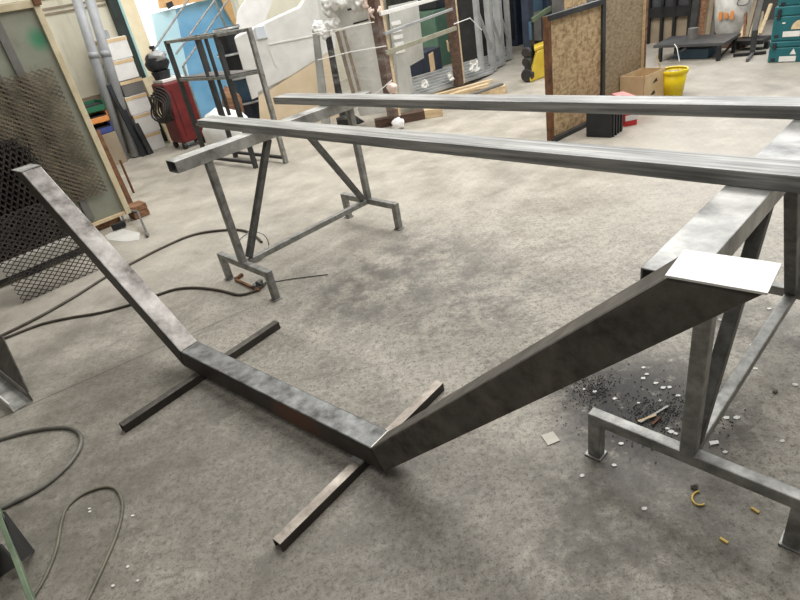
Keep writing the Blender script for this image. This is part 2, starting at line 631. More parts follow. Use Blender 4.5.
# horizontal board lines high on the back wall
for i, (px, py) in enumerate(((55, 7.5), (55, 13), (17, 3))):
    p = onplane(px, py, uv(0, V_BACK - 0.01), V)
    tag(slab_uv(U_MIN, DU0 - 0.25, V_BACK - 0.012, V_BACK, p.z - 0.012, p.z + 0.012).build('trim_%d' % (i + 1), tan_board), kind='structure')
p = onplane(97, 95, uv(0, V_BACK - 0.06), V)
tag(slab_uv(U_MIN, DU0 - 0.25, V_BACK - 0.05, V_BACK, 0.0, p.z, ).build('baseboard_back', tan_board), kind='structure')
# door jamb: dark green steel post with a cream timber casing
jb = MB()
slab_uv(DU0 - 0.24, DU0 - 0.12, V_BACK - 0.10, V_BACK - 0.0, 0, 2.9, jb)
tag(jb.build('trim_4', simple('dark_green_post', srgb(30, 40, 38), srgb(46, 58, 54), 4, 0.4), bevel=0.006), kind='structure')
jb = MB()
slab_uv(DU0 - 0.12, DU0 - 0.09, V_BACK - 0.11, V_BACK - 0.0, 0, 2.9, jb)
tag(jb.build('trim_5', simple('pale_teal_edge', srgb(150, 190, 190), srgb(170, 206, 206), 4, 0.4)), kind='structure')
jb = MB()
slab_uv(DU0 - 0.09, DU0 + 0.12, V_BACK - 0.08, V_BACK + 0.2, 0, 2.9, jb)
tag(jb.build('trim_6', simple('cream_jamb', srgb(224, 210, 176), srgb(238, 226, 196), 4, 0.6), bevel=0.006), kind='structure')

# ------------------------------------------------------------------ the bent steel frame in front
c1, c2 = Vector((-1.04, 2.42, 0)), Vector((-0.235, 1.616, 0))
BA = (c2 - c1).normalized()
BN = Vector((-BA.y, BA.x, 0))
BM = (c1 + c2) / 2
HW = 0.0525


def bp(s, n, z):
    return BM + BA * s + BN * n + Vector((0, 0, z))


def profile(pts, lo=-HW, hi=HW):
    return MB().prism([bp(s, lo, z) for s, z in pts], BN * (hi - lo))


fr = thing('bent_steel_frame', 'low dark steel tube frame with two raised slanting arms on the floor, in the foreground', 'steel frame', BM)

def top_mat(o, m, lim=0.6):  # faces turned up get a lighter material: light painted by face direction
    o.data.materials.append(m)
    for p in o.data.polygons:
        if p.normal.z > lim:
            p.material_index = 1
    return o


side_t = NT('shaded_mill_side')  # side faces: shade painted as darker mill scale, plus a rust patch
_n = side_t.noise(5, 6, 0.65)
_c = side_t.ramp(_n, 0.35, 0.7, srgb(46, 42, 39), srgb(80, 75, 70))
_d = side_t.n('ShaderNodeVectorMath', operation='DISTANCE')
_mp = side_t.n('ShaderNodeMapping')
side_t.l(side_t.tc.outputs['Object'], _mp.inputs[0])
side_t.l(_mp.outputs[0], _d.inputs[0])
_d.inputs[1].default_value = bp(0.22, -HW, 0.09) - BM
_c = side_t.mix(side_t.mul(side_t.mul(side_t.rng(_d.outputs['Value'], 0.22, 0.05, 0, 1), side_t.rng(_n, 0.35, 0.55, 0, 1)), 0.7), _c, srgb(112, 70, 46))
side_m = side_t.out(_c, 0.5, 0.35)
top_mat(profile([(-0.65, 0.145), (0.66, 0.145), (0.70, 0.042), (-0.69, 0.042)]).build('base_beam', side_m, fr, 0.006), blue_scale_lit)
arm_r = profile([(0.66, 0.145), (1.616, 1.058), (1.768, 1.058), (0.70, 0.042)]).build('raised_arm', mill, fr, 0.008)
tag(arm_r, 'raised arm with a bright ground end, slanting towards the camera')
tag(profile([(1.614, 1.058), (1.614, 1.0625), (1.770, 1.0625), (1.770, 1.058)], -HW - 0.001, HW + 0.001).build('end_cap', ground_steel, arm_r), 'bright ground steel end cap')
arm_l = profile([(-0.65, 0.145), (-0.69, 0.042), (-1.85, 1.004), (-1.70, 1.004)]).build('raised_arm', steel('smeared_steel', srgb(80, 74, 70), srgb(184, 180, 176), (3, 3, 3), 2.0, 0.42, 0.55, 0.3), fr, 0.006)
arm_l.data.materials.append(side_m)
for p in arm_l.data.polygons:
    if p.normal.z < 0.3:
        p.material_index = 1  # painted shade: faces not turned up take the dark side colour
tag(arm_l, 'raised arm with mottled light patches, beside the mesh sheets')
profile([(-1.698, 1.004), (-1.698, 1.008), (-1.852, 1.008), (-1.852, 1.004)], -HW - 0.001, HW + 0.001).build('end_cap', brushed, arm_l)
for s, z in ((-0.65, 0.145), (0.66, 0.145)):
    MB().tube([bp(s, -HW + 0.004, z + 0.001), bp(s, 0, z + 0.002), bp(s, HW - 0.004, z + 0.001)], 0.0032, 6).build('weld_seam', weld_m, fr)
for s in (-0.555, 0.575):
    top_mat(MB().hollow(bp(s, -0.469, 0.021), bp(s, 0.469, 0.021), 0.042, 0.042, 0.004).build('crossbar', side_m, fr, 0.003), mill if s < 0 else lit_top_warm)
profile([(0.545, 0.042), (0.545, 0.05), (0.60, 0.05), (0.60, 0.042)], -HW - 0.02, -HW).build('tab', brushed, fr)


# ------------------------------------------------------------------ the two trestles
def make_trestle():
    L, ww = 1.10, 0.30
    t = thing('steel_trestle', 'x', 'trestle', (0, 0, 0))
    MB().hollow((-0.75, 0.03, 0.877), (0.75, 0.03, 0.877), 0.112, 0.066, 0.005).build('top_bar', brushed, t, 0.005)
    for s in (-1, 1):
        x = s * L / 2
        ft = MB().bar((x, -ww, 0.178), (x, ww, 0.178), 0.042, 0.042).build('foot_frame', trest, t, 0.004)
        for q in (-1, 1):
            MB().bar((x, q * (ww - 0.021), 0.006), (x, q * (ww - 0.021), 0.158), 0.042, 0.042, (0, 1, 0)).build('foot_leg', trest, ft, 0.004)
            MB().box((x, q * (ww - 0.02), 0.004), (0.058, 0.056, 0.008)).build('foot_plate', trest, ft, 0.002)
        MB().bar((x, 0, 0.199), (x, 0, 0.846), 0.042, 0.042, (0, 1, 0)).build('post', trest, t, 0.004)
        MB().bar((x - s * 0.05, 0.0, 0.205), (s * 0.13, 0.0, 0.846), 0.038, 0.038, (0, 1, 0)).build('diagonal_brace', trest_dark, t, 0.004)
    MB().bar((-L / 2, 0, 0.178), (L / 2, 0, 0.18), 0.037, 0.037).build('stretcher', trest, t, 0.004)
    return t


TANG = math.atan2(0.648, 0.762)
tl = make_trestle()
tr = copy_tree(tl)
tl.location = (-0.506, 3.652, 0)
tl.rotation_euler.z = TANG
tag(tl, 'grey steel trestle in mid floor, under the left ends of the long bars', 'trestle', 'steel trestles under the long bars')
tr.location = (0.78 + 0.55 * 0.762, 1.19 + 0.55 * 0.648, 0)
tr.rotation_euler.z = TANG
tr.scale = (1, 1.08, 1)
tag(tr, 'grey steel trestle at the right edge, behind the bright arm end', 'trestle', 'steel trestles under the long bars')

# ------------------------------------------------------------------ the two long bars
BD = Vector((0.6347, -0.7727, 0))
BP = Vector((0.7727, 0.6347, 0))


def long_bar(a, b, over, label):
    """a, b: two points of the lower front edge"""
    a, b = Vector((a[0], a[1], 0)), Vector((b[0], b[1], 0))
    d = (b - a).normalized()
    n = Vector((-d.y, d.x, 0))
    length = (b - a).length + over
    o = MB().hollow((0, 0, -0.024), (0, length, -0.024), 0.125, 0.048, 0.005).build('long_steel_bar', bar_steel, None, 0.004)
    for vtx in o.data.vertices:
        vtx.co.y += length / 2                      # origin at the bar's left end
    p0 = a + n * 0.0625
    o.location = (p0.x, p0.y, 0.91)
    o.rotation_euler.z = math.atan2(-d.x, d.y)
    return tag(o, label, 'steel bar', 'long steel bars on the trestles')


long_bar((-1.115, 4.035), (1.102, 1.343), 0.35, 'long grey steel bar across the trestles, the nearer one with a scratched bright top')
long_bar((-0.625, 4.365), (1.507, 1.903), 0.40, 'long grey steel bar across the trestles, the farther one, in front of the strand board')

# ------------------------------------------------------------------ cables and hoses on the floor


def cable(name, px, r, mat, label, cat, z=None):
    pts = [at(x, y) + Vector((0, 0, r if z is None else z)) for x, y in px]
    o = MB().tube(smooth_path(pts), r, 8).build(name, mat, None, 0, True)
    return tag(o, label, cat)


cable('welding_cable', [(-30, 352), (0, 338), (40, 318), (75, 298), (105, 279), (133, 264), (160, 250), (190, 237), (215, 232), (240, 231), (254, 236), (262, 243)], 0.010, cable_m,
      'thin dark cable running behind the slanting arm and curving to the middle trestle foot', 'cable')
cable('welding_cable', [(-30, 346), (0, 341), (40, 326), (70, 319), (100, 314), (130, 306), (158, 296), (178, 290), (200, 289), (222, 292), (240, 296), (258, 291), (266, 284)], 0.009, cable_m,
      'thin dark cable wavering across the floor to the front of the middle trestle foot', 'cable')
cable('grey_hose', [(-40, 452), (0, 441), (30, 433), (58, 429), (75, 431), (82, 440), (79, 453), (65, 471), (40, 491), (0, 511), (-30, 524)], 0.0095, hose_m,
      'thick grey hose looping in from the left edge of the floor', 'hose')
cable('floor_cable', [(18, 632), (28, 608), (45, 580), (57, 550), (62, 524), (68, 508), (84, 495), (105, 488), (117, 491), (123, 506), (119, 530), (105, 565), (80, 618)], 0.006, olive_cable,
      'olive grey cable in a narrow upright loop at the lower left corner', 'cable')

# ------------------------------------------------------------------ steel pieces at the left edge
st = thing('steel_channel_offcut', 'dark steel channel lying at the left edge of the floor', 'steel offcut', at(10, 392))
e1 = at(24, 407)
dirc = (e1 - at(-14, 376)).normalized()
e0 = e1 - dirc * 0.7
sd = Vector((-dirc.y, dirc.x, 0))
MB().bar(e0 + Vector((0, 0, 0.004)), e1 + Vector((0, 0, 0.004)), 0.10, 0.008).build('web', brushed, st)
for q in (-1, 1):
    MB().bar(e0 + sd * (q * 0.046) + Vector((0, 0, 0.033)), e1 + sd * (q * 0.046) + Vector((0, 0, 0.033)), 0.008, 0.05).build('flange', mill if q > 0 else ground_steel, st)
lidp = e0 + dirc * 0.0
MB().prism([e0 + sd * 0.055 + Vector((0, 0, 0.058)), e1 + sd * 0.05 + Vector((0, 0, 0.058)), e0 + sd * 0.16 + Vector((0, 0, 0.20)) + dirc * 0.2], sd * 0.006).build('gusset_plate', mill, st)

g0 = at(8, 560)
gs = thing('green_stand_foot', 'grey green steel stand foot with dark gusset plates, in the lower left corner', 'stand', g0)
a0, a1 = at(-14, 478, 0.22), at(36, 612, 0.10)
MB().bar(a0, a1, 0.016, 0.03).build('edge_bar', green_paint, gs, 0.002)
MB().prism([at(3, 512, 0.20), at(33, 552, 0.0), at(19, 563, 0.13)], (0.006, 0.003, 0)).build('gusset_plate', black_metal, gs)
MB().tube([at(3, 511, 0.20), at(33, 551, 0.004)], 0.004, 6).build('plate_edge', green_paint, gs)
MB().prism([at(-24, 540, 0.12), at(0, 545, 0.16), at(17, 566, 0.12), at(0, 577, 0.0), at(-24, 590, 0.0)], (0.006, 0.003, 0)).build('gusset_plate', dark_metal, gs)

# ------------------------------------------------------------------ bits around the middle trestle
hoop = []
hc = at(258, 262) + Vector((0, 0, 0.115))
for i in range(28):
    t_ = 2 * math.pi * i / 28
    hoop.append(hc + Vector((0.10 * math.cos(t_), 0.06 * math.cos(t_), 0.11 * math.sin(t_))))
tag(MB().tube(hoop, 0.004, 6, True).build('wire_hoop', brushed, None, 0, True), 'thin wire hoop standing against the foot of the middle trestle', 'wire hoop')
bc = thing('bar_clamp', 'small rusty bar clamp on the floor under the middle trestle foot', 'clamp', at(248, 284))
MB().bar(at(236, 281) + Vector((0, 0, 0.012)), at(260, 292) + Vector((0, 0, 0.012)), 0.018, 0.012).build('bar', rust, bc, 0.002)
MB().bar(at(254, 290) + Vector((0, 0, 0.015)), at(262, 283) + Vector((0, 0, 0.015)), 0.03, 0.03).build('jaw', trest_dark, bc, 0.004)
MB().bar(at(236, 281) + Vector((0, 0, 0.012)), at(243, 276) + Vector((0, 0, 0.012)), 0.02, 0.024).build('jaw', rust, bc, 0.004)
MB().cyl(at(258, 287) + Vector((0, 0, 0.035)), at(264, 290) + Vector((0, 0, 0.035)), 0.009).build('screw_handle', dark_metal, bc)
tag(MB().tube([at(264, 284) + Vector((0, 0, 0.004)), at(295, 279) + Vector((0, 0, 0.004)), at(328, 275) + Vector((0, 0, 0.004))], 0.003, 6).build('welding_rod', dark_metal),
    'thin dark rod lying on the floor right of the middle trestle foot', 'rod')

# ------------------------------------------------------------------ scraps on the floor


def chip(x, y, size, label, group=None, mat=None, name='paper_scrap', cat='scrap', th=0.003, aspect=0.75):
    p = at(x, y)
    n = random.randint(4, 6)
    rot = random.random() * 6.28
    pts = []
    for i in range(n):
        a_ = rot + 2 * math.pi * i / n
        r_ = size * (0.75 + 0.35 * random.random())
        pts.append(p + Vector((math.cos(a_) * r_, math.sin(a_) * r_ * aspect, 0.0005)))
    o = MB().prism(pts, (0, 0, th)).build(name, mat or chip_m)
    return tag(o, label, cat, group)


for x, y in ((583.6, 389.6), (594.6, 392), (614.4, 399), (638.4, 403.4), (643.6, 368), (646.6, 374.4), (643, 378.6), (655.6, 383.6), (663, 388), (669.6, 387.6), (678, 396), (660, 401), (671, 432), (667, 429), (676, 434)):
    chip(x, y, 0.009 + 0.004 * random.random(), 'tiny white scrap in the black dust between the slanting arm and the right trestle', 'white scraps in the black dust')
for x, y in ((769, 309), (795, 385), (782, 441.4), (736.4, 418), (725, 452.5), (755.6, 369), (752, 345), (726, 418), (720, 320)):
    chip(x, y, 0.010 + 0.004 * random.random(), 'tiny white scrap on the floor right of the right trestle post', 'white scraps right of the trestle post')
for x, y in ((621, 444), (614, 465.5), (582, 476), (644.6, 509)):
    chip(x, y, 0.010, 'tiny white scrap on the floor in front of the right trestle foot', 'white scraps in front of the trestle foot')
for x, y in ((89.6, 509), (133, 516), (128, 567), (138, 581), (90, 512), (13.5 + 100, 600 - 14)):
    chip(x, y, 0.007, 'tiny pale scrap on the floor around the olive cable loop', 'pale scraps by the cable loop')
chip(714.5, 443.5, 0.024, 'folded pale paper piece beside the base of the right trestle post', None, chip_m, 'paper_piece', 'paper', 0.006, 0.5)
pt = at(550, 439)
tag(MB().prism([at(541, 436), at(553, 432), at(560, 441), at(548, 446)], (0, 0, 0.004)).build('square_chip', simple('pale_grey_card', srgb(178, 174, 162), srgb(196, 192, 180), 9, 0.6)),
    'square pale grey card piece on the floor below the slanting arm', 'card piece')
curl = [at(700 + 8 * math.cos(a_ * 0.1) - 0, 499 + 7 * math.sin(a_ * 0.1)) + Vector((0, 0, 0.004)) for a_ in range(10, 48, 4)]
tag(MB().tube(curl, 0.0035, 6).build('yellow_peel', yellow_peel), 'curled yellow peel on the floor under the right trestle foot bar', 'peel')
for (x, y, l) in ((755, 510.6, 'small yellow bit on the floor near the rightmost trestle foot'), (723.7, 540.8, 'small yellow stick on the floor below the curled peel')):
    tag(MB().bar(at(x - 4, y - 2) + Vector((0, 0, 0.004)), at(x + 4, y + 3) + Vector((0, 0, 0.004)), 0.008, 0.006).build('yellow_bit', yellow_peel), l, 'scrap')
tag(MB().blob(at(694, 487.5) + Vector((0, 0, 0.007)), (0.012, 0.010, 0.011), 3, 0.3, True, 2).build('pebble', pebble_m), 'small grey stone beside the curled yellow peel', 'stone')
tag(MB().blob(at(775, 393) + Vector((0, 0, 0.006)), (0.009, 0.008, 0.009), 5, 0.3, True, 2).build('pebble', pebble_m), 'tiny grey stone right of the trestle stretcher', 'stone')
for (x0, y0, x1, y1, m_, l) in ((640, 424, 668, 408, trest, 'thin steel strip lying in the black dust, the longest'), (638, 423, 656, 417, pale_wood, 'pale brown sliver in the black dust beside the steel strip'),
                                (652, 426, 660, 419, rust, 'short rusty sliver in the black dust behind the foot bar')):
    tag(MB().bar(at(x0, y0) + Vector((0, 0, 0.008)), at(x1, y1) + Vector((0, 0, 0.010)), 0.008, 0.004).build('metal_strip', m_), l, 'strip')
sw = MB()
for i in range(1600):
    a_, r_ = random.random() * 6.28, abs(random.gauss(0, 0.45))
    cx, cy = random.choice(((640, 412), (655, 420), (672, 410), (600, 392), (590, 388), (700, 425)))
    p = at(cx, cy) + uv(0.22 * r_ * math.cos(a_), 0.13 * r_ * math.sin(a_), 0.003)
    s_ = 0.001 + 0.0022 * random.random()
    sw.box(p, (s_ * 2, s_, s_), random.random() * 3.1)
tag(sw.build('metal_swarf', swarf_m), 'black metal filings heaped behind the right trestle foot bar', 'filings', None, 'stuff')


# ------------------------------------------------------------------ mesh sheets and the leaning board at the left
def expanded(b, o, du, dv, w, hgt, cell_u, cell_v, wire=0.0045, wide=None, depth=None):
    """expanded metal: diamonds of flat strands on the sheet o + du*x + dv*y (one strand direction may be broader)"""
    nu, nv = int(w / cell_u), int(hgt / cell_v)
    nrm = du.cross(dv).normalized()
    for j in range(nv * 2):
        y0, y1 = j * cell_v / 2, (j + 1) * cell_v / 2
        for i in range(nu + 1):
            xa = (i + (0.5 if j % 2 else 0.0)) * cell_u
            for xb in (xa - cell_u / 2, xa + cell_u / 2):
                if xa < 0 or xa > w or xb < 0 or xb > w:
                    continue
                p, q = o + du * xa + dv * y0, o + du * xb + dv * y1
                d = (q - p).normalized()
                a_ = d.cross(nrm) * ((wide if wide and xb < xa else wire) / 2)
                c_ = nrm * ((depth or wire) / 2)
                k = len(b.v)
                b.v += [p - a_ - c_, p + a_ - c_, p + a_ + c_, p - a_ + c_, q - a_ - c_, q + a_ - c_, q + a_ + c_, q - a_ + c_]
                b.f += [(k, k + 4, k + 5, k + 1), (k + 1, k + 5, k + 6, k + 2), (k + 2, k + 6, k + 7, k + 3), (k + 3, k + 7, k + 4, k)]


PU = Vector((0.76, 0.65, 0)).normalized()
PN = Vector((-PU.y, PU.x, 0))
pbr = Vector((-2.322, 5.135, 0.12))                     # lower right corner of the board
pup = (Vector((0, 0, 1)) + PN * 0.02).normalized()
bt, bcol = m_board()
# green spray spot on the board
ptop = 1.72
bd = thing('framed_board', 'large grey green board in a cream timber frame, leaning behind the mesh sheets', 'board', Vector((pbr.x, pbr.y, 0.12)))
PW = 1.9
spot = onplane(40, 39, pbr, PN) - Vector((pbr.x, pbr.y, 0.12))
ds = bt.n('ShaderNodeVectorMath', operation='DISTANCE')
bt.l(bt.tc.outputs['Object'], ds.inputs[0])
ds.inputs[1].default_value = spot
bcol = bt.mix(bt.mul(bt.rng(ds.outputs['Value'], 0.13, 0.02, 0.0, 1.0), 0.95), bcol, srgb(52, 132, 96))
board_m = bt.out(bcol, 0.6)
MB().prism([pbr - PU * PW, pbr, pbr + pup * ptop, pbr + pup * ptop - PU * PW], PN * 0.02).build('panel', board_m, bd)
MB().bar(pbr + PU * 0.02 - pup * 0.02, pbr + PU * 0.02 + pup * ptop, 0.05, 0.06, PN).build('frame_stile', cream_wood, bd, 0.004)
MB().bar(pbr + pup * ptop - PU * PW, pbr + pup * (ptop) + PU * 0.045, 0.06, 0.05, pup).build('frame_rail', cream_wood, bd, 0.004)
MB().bar(pbr - PU * PW, pbr - PU * 0.01, 0.05, 0.03, pup).build('frame_rail', pale_wood, bd, 0.003)
MB().box(pbr + pup * (ptop + 0.01) + PU * 0.03 - PN * 0.02, (0.06, 0.055, 0.05), math.atan2(PU.y, PU.x)).build('corner_bracket', rust, bd, 0.006)
for (x, y, w_) in ((11, 52, 0.06), (18, 115, 0.035), (-40, 60, 0.05)):
    q = onplane(x, y, pbr, PN)
    s_ = (q - pbr).dot(PU)
    MB().bar(pbr + PU * s_ - PN * 0.012 + pup * 0.05, pbr + PU * s_ - PN * 0.012 + pup * (ptop - 0.03), w_, 0.02, PN).build('batten', grey_board, bd)

o_tr = onplane(47, 63, pbr - PN * 0.05, PN)
o_br = onplane(108, 191, pbr - PN * 0.05, PN)
mh = o_tr.z - o_br.z
sr = (o_br - pbr).dot(PU)
for k, dz in ((0, 0.0),):
    mb = MB()
    base = pbr - PN * (0.045 + 0.012 * k) + PU * (sr - 1.5) + pup * (o_br.z - 0.12 + dz)
    expanded(mb, base, PU, pup, 1.5, mh, 0.050, 0.040, 0.004, 0.014, 0.004)
    tag(mb.build('mesh_sheet', mesh_m), 'expanded metal sheet hung flat over the large grey green board', 'mesh sheet')
# hooks of the hung sheet
# sheets standing in front
for k, (xo, zo, top, wdt, lab) in enumerate(((0.0, 0.06, 1.02, 1.0, 'dark expanded metal sheet, the front one of the raised stack at the left edge'),
                                            (0.05, 0.06, 1.05, 1.0, 'dark expanded metal sheet, second of the raised stack at the left edge'),
                                            (0.02, 0.06, 1.00, 1.0, 'dark expanded metal sheet, third of the raised stack at the left edge'),
                                            (0.07, 0.06, 1.04, 1.0, 'dark expanded metal sheet, rearmost of the raised stack at the left edge'))):
    br = onplane(76, 233, pbr - PN * 0.20, PN)
    mb = MB()
    base = br - PU * (wdt + xo) + PN * (0.018 * k)
    expanded(mb, base, PU, (Vector((0, 0, 1)) + PN * 0.05).normalized(), wdt, top - 0.20, 0.045, 0.075, 0.012)
    tag(mb.build('mesh_sheet', simple('dark_mesh_steel', srgb(46, 42, 40), srgb(72, 66, 60), 9, 0.55, 0.4) if k == 0 else bpy.data.materials['dark_mesh_steel']), lab, 'mesh sheet', 'expanded metal sheets of the raised stack')
mb = MB()
fb = at(98, 270, 0.004)
expanded(mb, fb - PU * 0.55, PU, (Vector((0, 0, 1)) + PN * 0.35).normalized(), 0.55, 0.62, 0.05, 0.036, 0.006)
tag(mb.build('mesh_sheet', bpy.data.materials['dark_mesh_steel']), 'expanded metal sheet standing on the floor before the raised stack, see-through at its foot', 'mesh sheet')
sp = thing('support_rail', 'pale beam on dark blocks holding up the raised mesh sheets', 'rail', at(20, 265))
r0, r1 = onplane(-40, 287, pbr - PN * 0.22, PN), onplane(76, 240, pbr - PN * 0.22, PN)
MB().bar(r0, r1, 0.14, 0.10).build('rail', simple('pale_grey_beam', srgb(168, 164, 154), srgb(190, 186, 176), 5, 0.6), sp, 0.004)
zr = (r0.z + r1.z) / 2
for t_ in (0.15, 0.55, 0.95):
    p = r0.lerp(r1, t_)
    MB().box((p.x, p.y, (zr - 0.05) / 2), (0.10, 0.10, zr - 0.05), 0.7).build('block', dark_metal, sp)
MB().bar(r0 - Vector((0, 0, 0.065)) - PN * 0.06, r1 - Vector((0, 0, 0.065)) - PN * 0.06, 0.025, 0.025).build('lower_rail', black_metal, sp)
# timber blocks below the board and the clutter next to it
for i, (x, y, z0, l) in enumerate(((143, 216, 0.0, 'rusty brown timber block on the floor below the framed board, lower of two'), (141, 209, 0.062, 'rusty brown timber block stacked on another beside the framed board'))):
    p = at(x - 4, y + 1, 0)
    if i:
        p = at(139, 217, 0)
    tag(MB().box((p.x, p.y + 0.03, z0 + 0.031), (0.15, 0.16, 0.06), 0.7).build('timber_block', rust_wood, None, 0.008), l, 'timber block', 'timber blocks by the framed board')
p = at(108, 226)
tag(MB().bar(p - PU * 0.28 + Vector((0, 0, 0.045)), p + PU * 0.12 + Vector((0, 0, 0.045)), 0.09, 0.09).build('timber_beam', rust_wood, None, 0.008), 'weathered brown timber beam lying under the framed board', 'timber beam')
p0 = above(at(130, 212), 118, 150)
tag(MB().bar(at(134, 211), above(at(128, 208), 106, 128) + PU * 0.02, 0.05, 0.02, PN).build('rusty_flat_bar', rust, None, 0.002), 'rusty flat bar leaning beside the timber frame edge of the board', 'flat bar')
tag(MB().tube(smooth_path([at(139, 205) + Vector((0, 0, 0.13)), above(at(139, 205), 133, 188), above(at(139, 205), 125, 168), above(at(139, 205), 120, 160)], 6), 0.012, 8).build('iron_rod', rust), 'thin rusty iron rod standing on the timber blocks', 'rod')
cl = thing('wheeled_clamp', 'small steel frame with a caster wheel beside the timber blocks', 'steel bracket', at(132, 226))
MB().bar(at(123, 219) + Vector((0, 0, 0.10)), at(142, 222) + Vector((0, 0, 0.10)), 0.03, 0.02).build('arm', trest_dark, cl, 0.003)
MB().bar(at(142, 222) + Vector((0, 0, 0.10)), at(148, 236) + Vector((0, 0, 0.02)), 0.018, 0.018).build('leg', trest_dark, cl, 0.003)
MB().bar(at(125, 225) + Vector((0, 0, 0.0)), at(125, 221) + Vector((0, 0, 0.10)), 0.02, 0.02).build('leg', trest_dark, cl, 0.003)
MB().cyl(at(148, 237) + Vector((-0.012, 0, 0.02)), at(148, 237) + Vector((0.012, 0, 0.02)), 0.02).build('caster', pebble_m, cl)
MB().box(at(120, 229) + Vector((0, 0, 0.035)), (0.12, 0.05, 0.05), 0.5).build('jaw', black_metal, cl, 0.006)
tag(MB().prism([at(105, 236), at(118, 228), at(140, 233), at(139, 240), at(125, 242), at(108, 240)], (0, 0, 0.002)).build('plaster_spill', simple('pale_plaster', srgb(196, 194, 188), srgb(214, 212, 206), 5, 0.7)), 'pale plaster patch spilt on the floor by the wheeled bracket', 'spill')


# ------------------------------------------------------------------ along the back wall: pipes, boards, bins, cartons
def pipe(bx, by, tx, ty, label):
    b = at(bx, by) - PN * 0.02
    d = onplane(tx, ty, uv(0, V_BACK - 0.40), V)
    b.z = 0.0
    k = thing('grey_pipe', label, 'pipe', b, 'grey pipes against the cream wall')
    top = b + (d - b) * 1.25
    MB().cyl(b + Vector((0, 0, 0.01)), top, 0.060, None, 20).build('pipe_tube', grey_pvc, k, 0, True)
    MB().cyl(b + (d - b) * 0.66, b + (d - b) * 0.70, 0.064, None, 20).build('pipe_socket', grey_pvc, k, 0, True)
    return k


pipe(124.5, 160, 77, 0, 'long grey pipe leaning on the cream wall, the left one of two')
pipe(135.5, 157, 90, 0, 'long grey pipe leaning on the cream wall, the right one of two')


def leaning(name, x0, y0, x1, y1, hgt, mat, label, cat, lean=0.15, th=0.02):
    a_, b_ = at(x0, y0), at(x1, y1)
    d = (b_ - a_).normalized()
    n_ = Vector((-d.y, d.x, 0))
    up_ = Vector((0, 0, hgt)) + n_ * (lean * hgt)
    return tag(MB().prism([a_, b_, b_ + up_, a_ + up_], n_ * th).build(name, mat), label, cat)


leaning('leaning_board', 110, 164, 126, 160, 0.72, tan_board, 'tan grey board leaning beside the foot of the left pipe', 'board')
leaning('leaning_board', 143, 157, 149, 154.5, 0.95, black_plastic, 'black board leaning between the pipes and the white cartons', 'board')
leaning('leaning_board', 150, 155, 154, 153, 0.42, dark_metal, 'narrow dark sheet leaning in front of the white cartons', 'board')
for i, (m_, l, z_) in enumerate(((blue_plastic, 'blue open plastic bin, lowest of the stack by the pipes', 0.30), (orange_plastic, 'orange open plastic bin, middle of the stack by the pipes', 0.44), (green_plastic, 'green open plastic bin, topmost of the stack by the pipes', 0.58))):
    c_ = onplane(98 - 4 * i, 129 - 11 * i, uv(0, V_BACK - 0.42), V)
    k = thing('storage_bin', l, 'plastic bin', c_, 'plastic bins stacked by the pipes')
    rz_ = math.atan2(PU.y, PU.x)
    for (cx, cy, sx, sy, sz, zc) in ((0, 0, 0.28, 0.26, 0.01, 0.005), (-0.135, 0, 0.01, 0.26, 0.12, 0.06), (0.135, 0, 0.01, 0.26, 0.12, 0.06), (0, 0.125, 0.27, 0.01, 0.12, 0.06), (0, -0.125, 0.27, 0.01, 0.07, 0.035)):
        pass
    bb = MB()
    for (cx, cy, sx, sy, sz, zc) in ((0, 0, 0.28, 0.26, 0.01, 0.005), (-0.135, 0, 0.01, 0.26, 0.12, 0.06), (0.135, 0, 0.01, 0.26, 0.12, 0.06), (0, 0.125, 0.27, 0.01, 0.12, 0.06), (0, -0.125, 0.27, 0.01, 0.07, 0.035)):
        bb.box(c_ + PU * cx + PN * cy + Vector((0, 0, zc - 0.06)), (sx, sy, sz), rz_)
    bb.build('bin_body', m_, k)
    MB().box(c_ + PN * 0.0 + Vector((0, 0, -0.01)), (0.25, 0.22, 0.07), rz_).build('bin_contents', black_plastic, k)
bs = c_ = onplane(98, 129, uv(0, V_BACK - 0.42), V)
tag(MB().box((bs.x, bs.y, (bs.z - 0.065) / 2), (0.30, 0.30, bs.z - 0.065), math.atan2(PU.y, PU.x)).build('bin_plinth', tan_board, None, 0.005), 'brown box under the stack of plastic bins by the pipes', 'box')
CW = 0.30
cz = 0.0
c0 = at(158, 150) + PN * 0.20
for i in range(6):
    hh = (0.24, 0.27, 0.24, 0.20, 0.25, 0.26)[i]
    c_ = Vector((c0.x, c0.y, cz)) + PU * (0.015 * (i % 2))
    k = thing('white_carton', ('white carton between pipes and door post, %s of the stack' % ('lowest', 'second from the floor', 'third from the floor', 'the grey one', 'second from the top', 'topmost')[i]), 'carton', c_, 'white cartons stacked by the door post')
    MB().box(c_ + Vector((0, 0, hh / 2)), (CW, 0.30, hh - 0.004), math.atan2(PU.y, PU.x)).build('carton_body', grey_board if i == 3 else white_card, k, 0.004)
    MB().box(c_ + Vector((0, 0, hh - 0.03)), (CW + 0.006, 0.306, 0.04), math.atan2(PU.y, PU.x)).build('brown_tape', tan_card, k)
    cz += hh
tag(MB().box(Vector((c0.x, c0.y, cz + 0.05)) - PU * 0.05, (0.13, 0.12, 0.10), 0.5).build('small_box', grey_pvc, None, 0.01), 'small grey box on top of the white carton stack', 'box')

leaning('timber_plank', 171, 143, 180, 139, 0.9, cream_wood, 'wide cream plank leaning in the doorway behind the red machine', 'plank', 0.1, 0.03)
# ------------------------------------------------------------------ what shows in the doorway
dd = uv(DU0 + 0.9, V_BACK + 1.1)
pl = uv(0, V_BACK + 0.9)


def door_sheet(name, px, mat, label, cat, off, th=0.04):
    pts = [onplane(x, y, uv(0, V_BACK + off), V) for x, y in px]
    for q in pts:
        q.z = max(q.z, 0.0)
    return tag(MB().prism(pts, V * th).build(name, mat), label, cat)


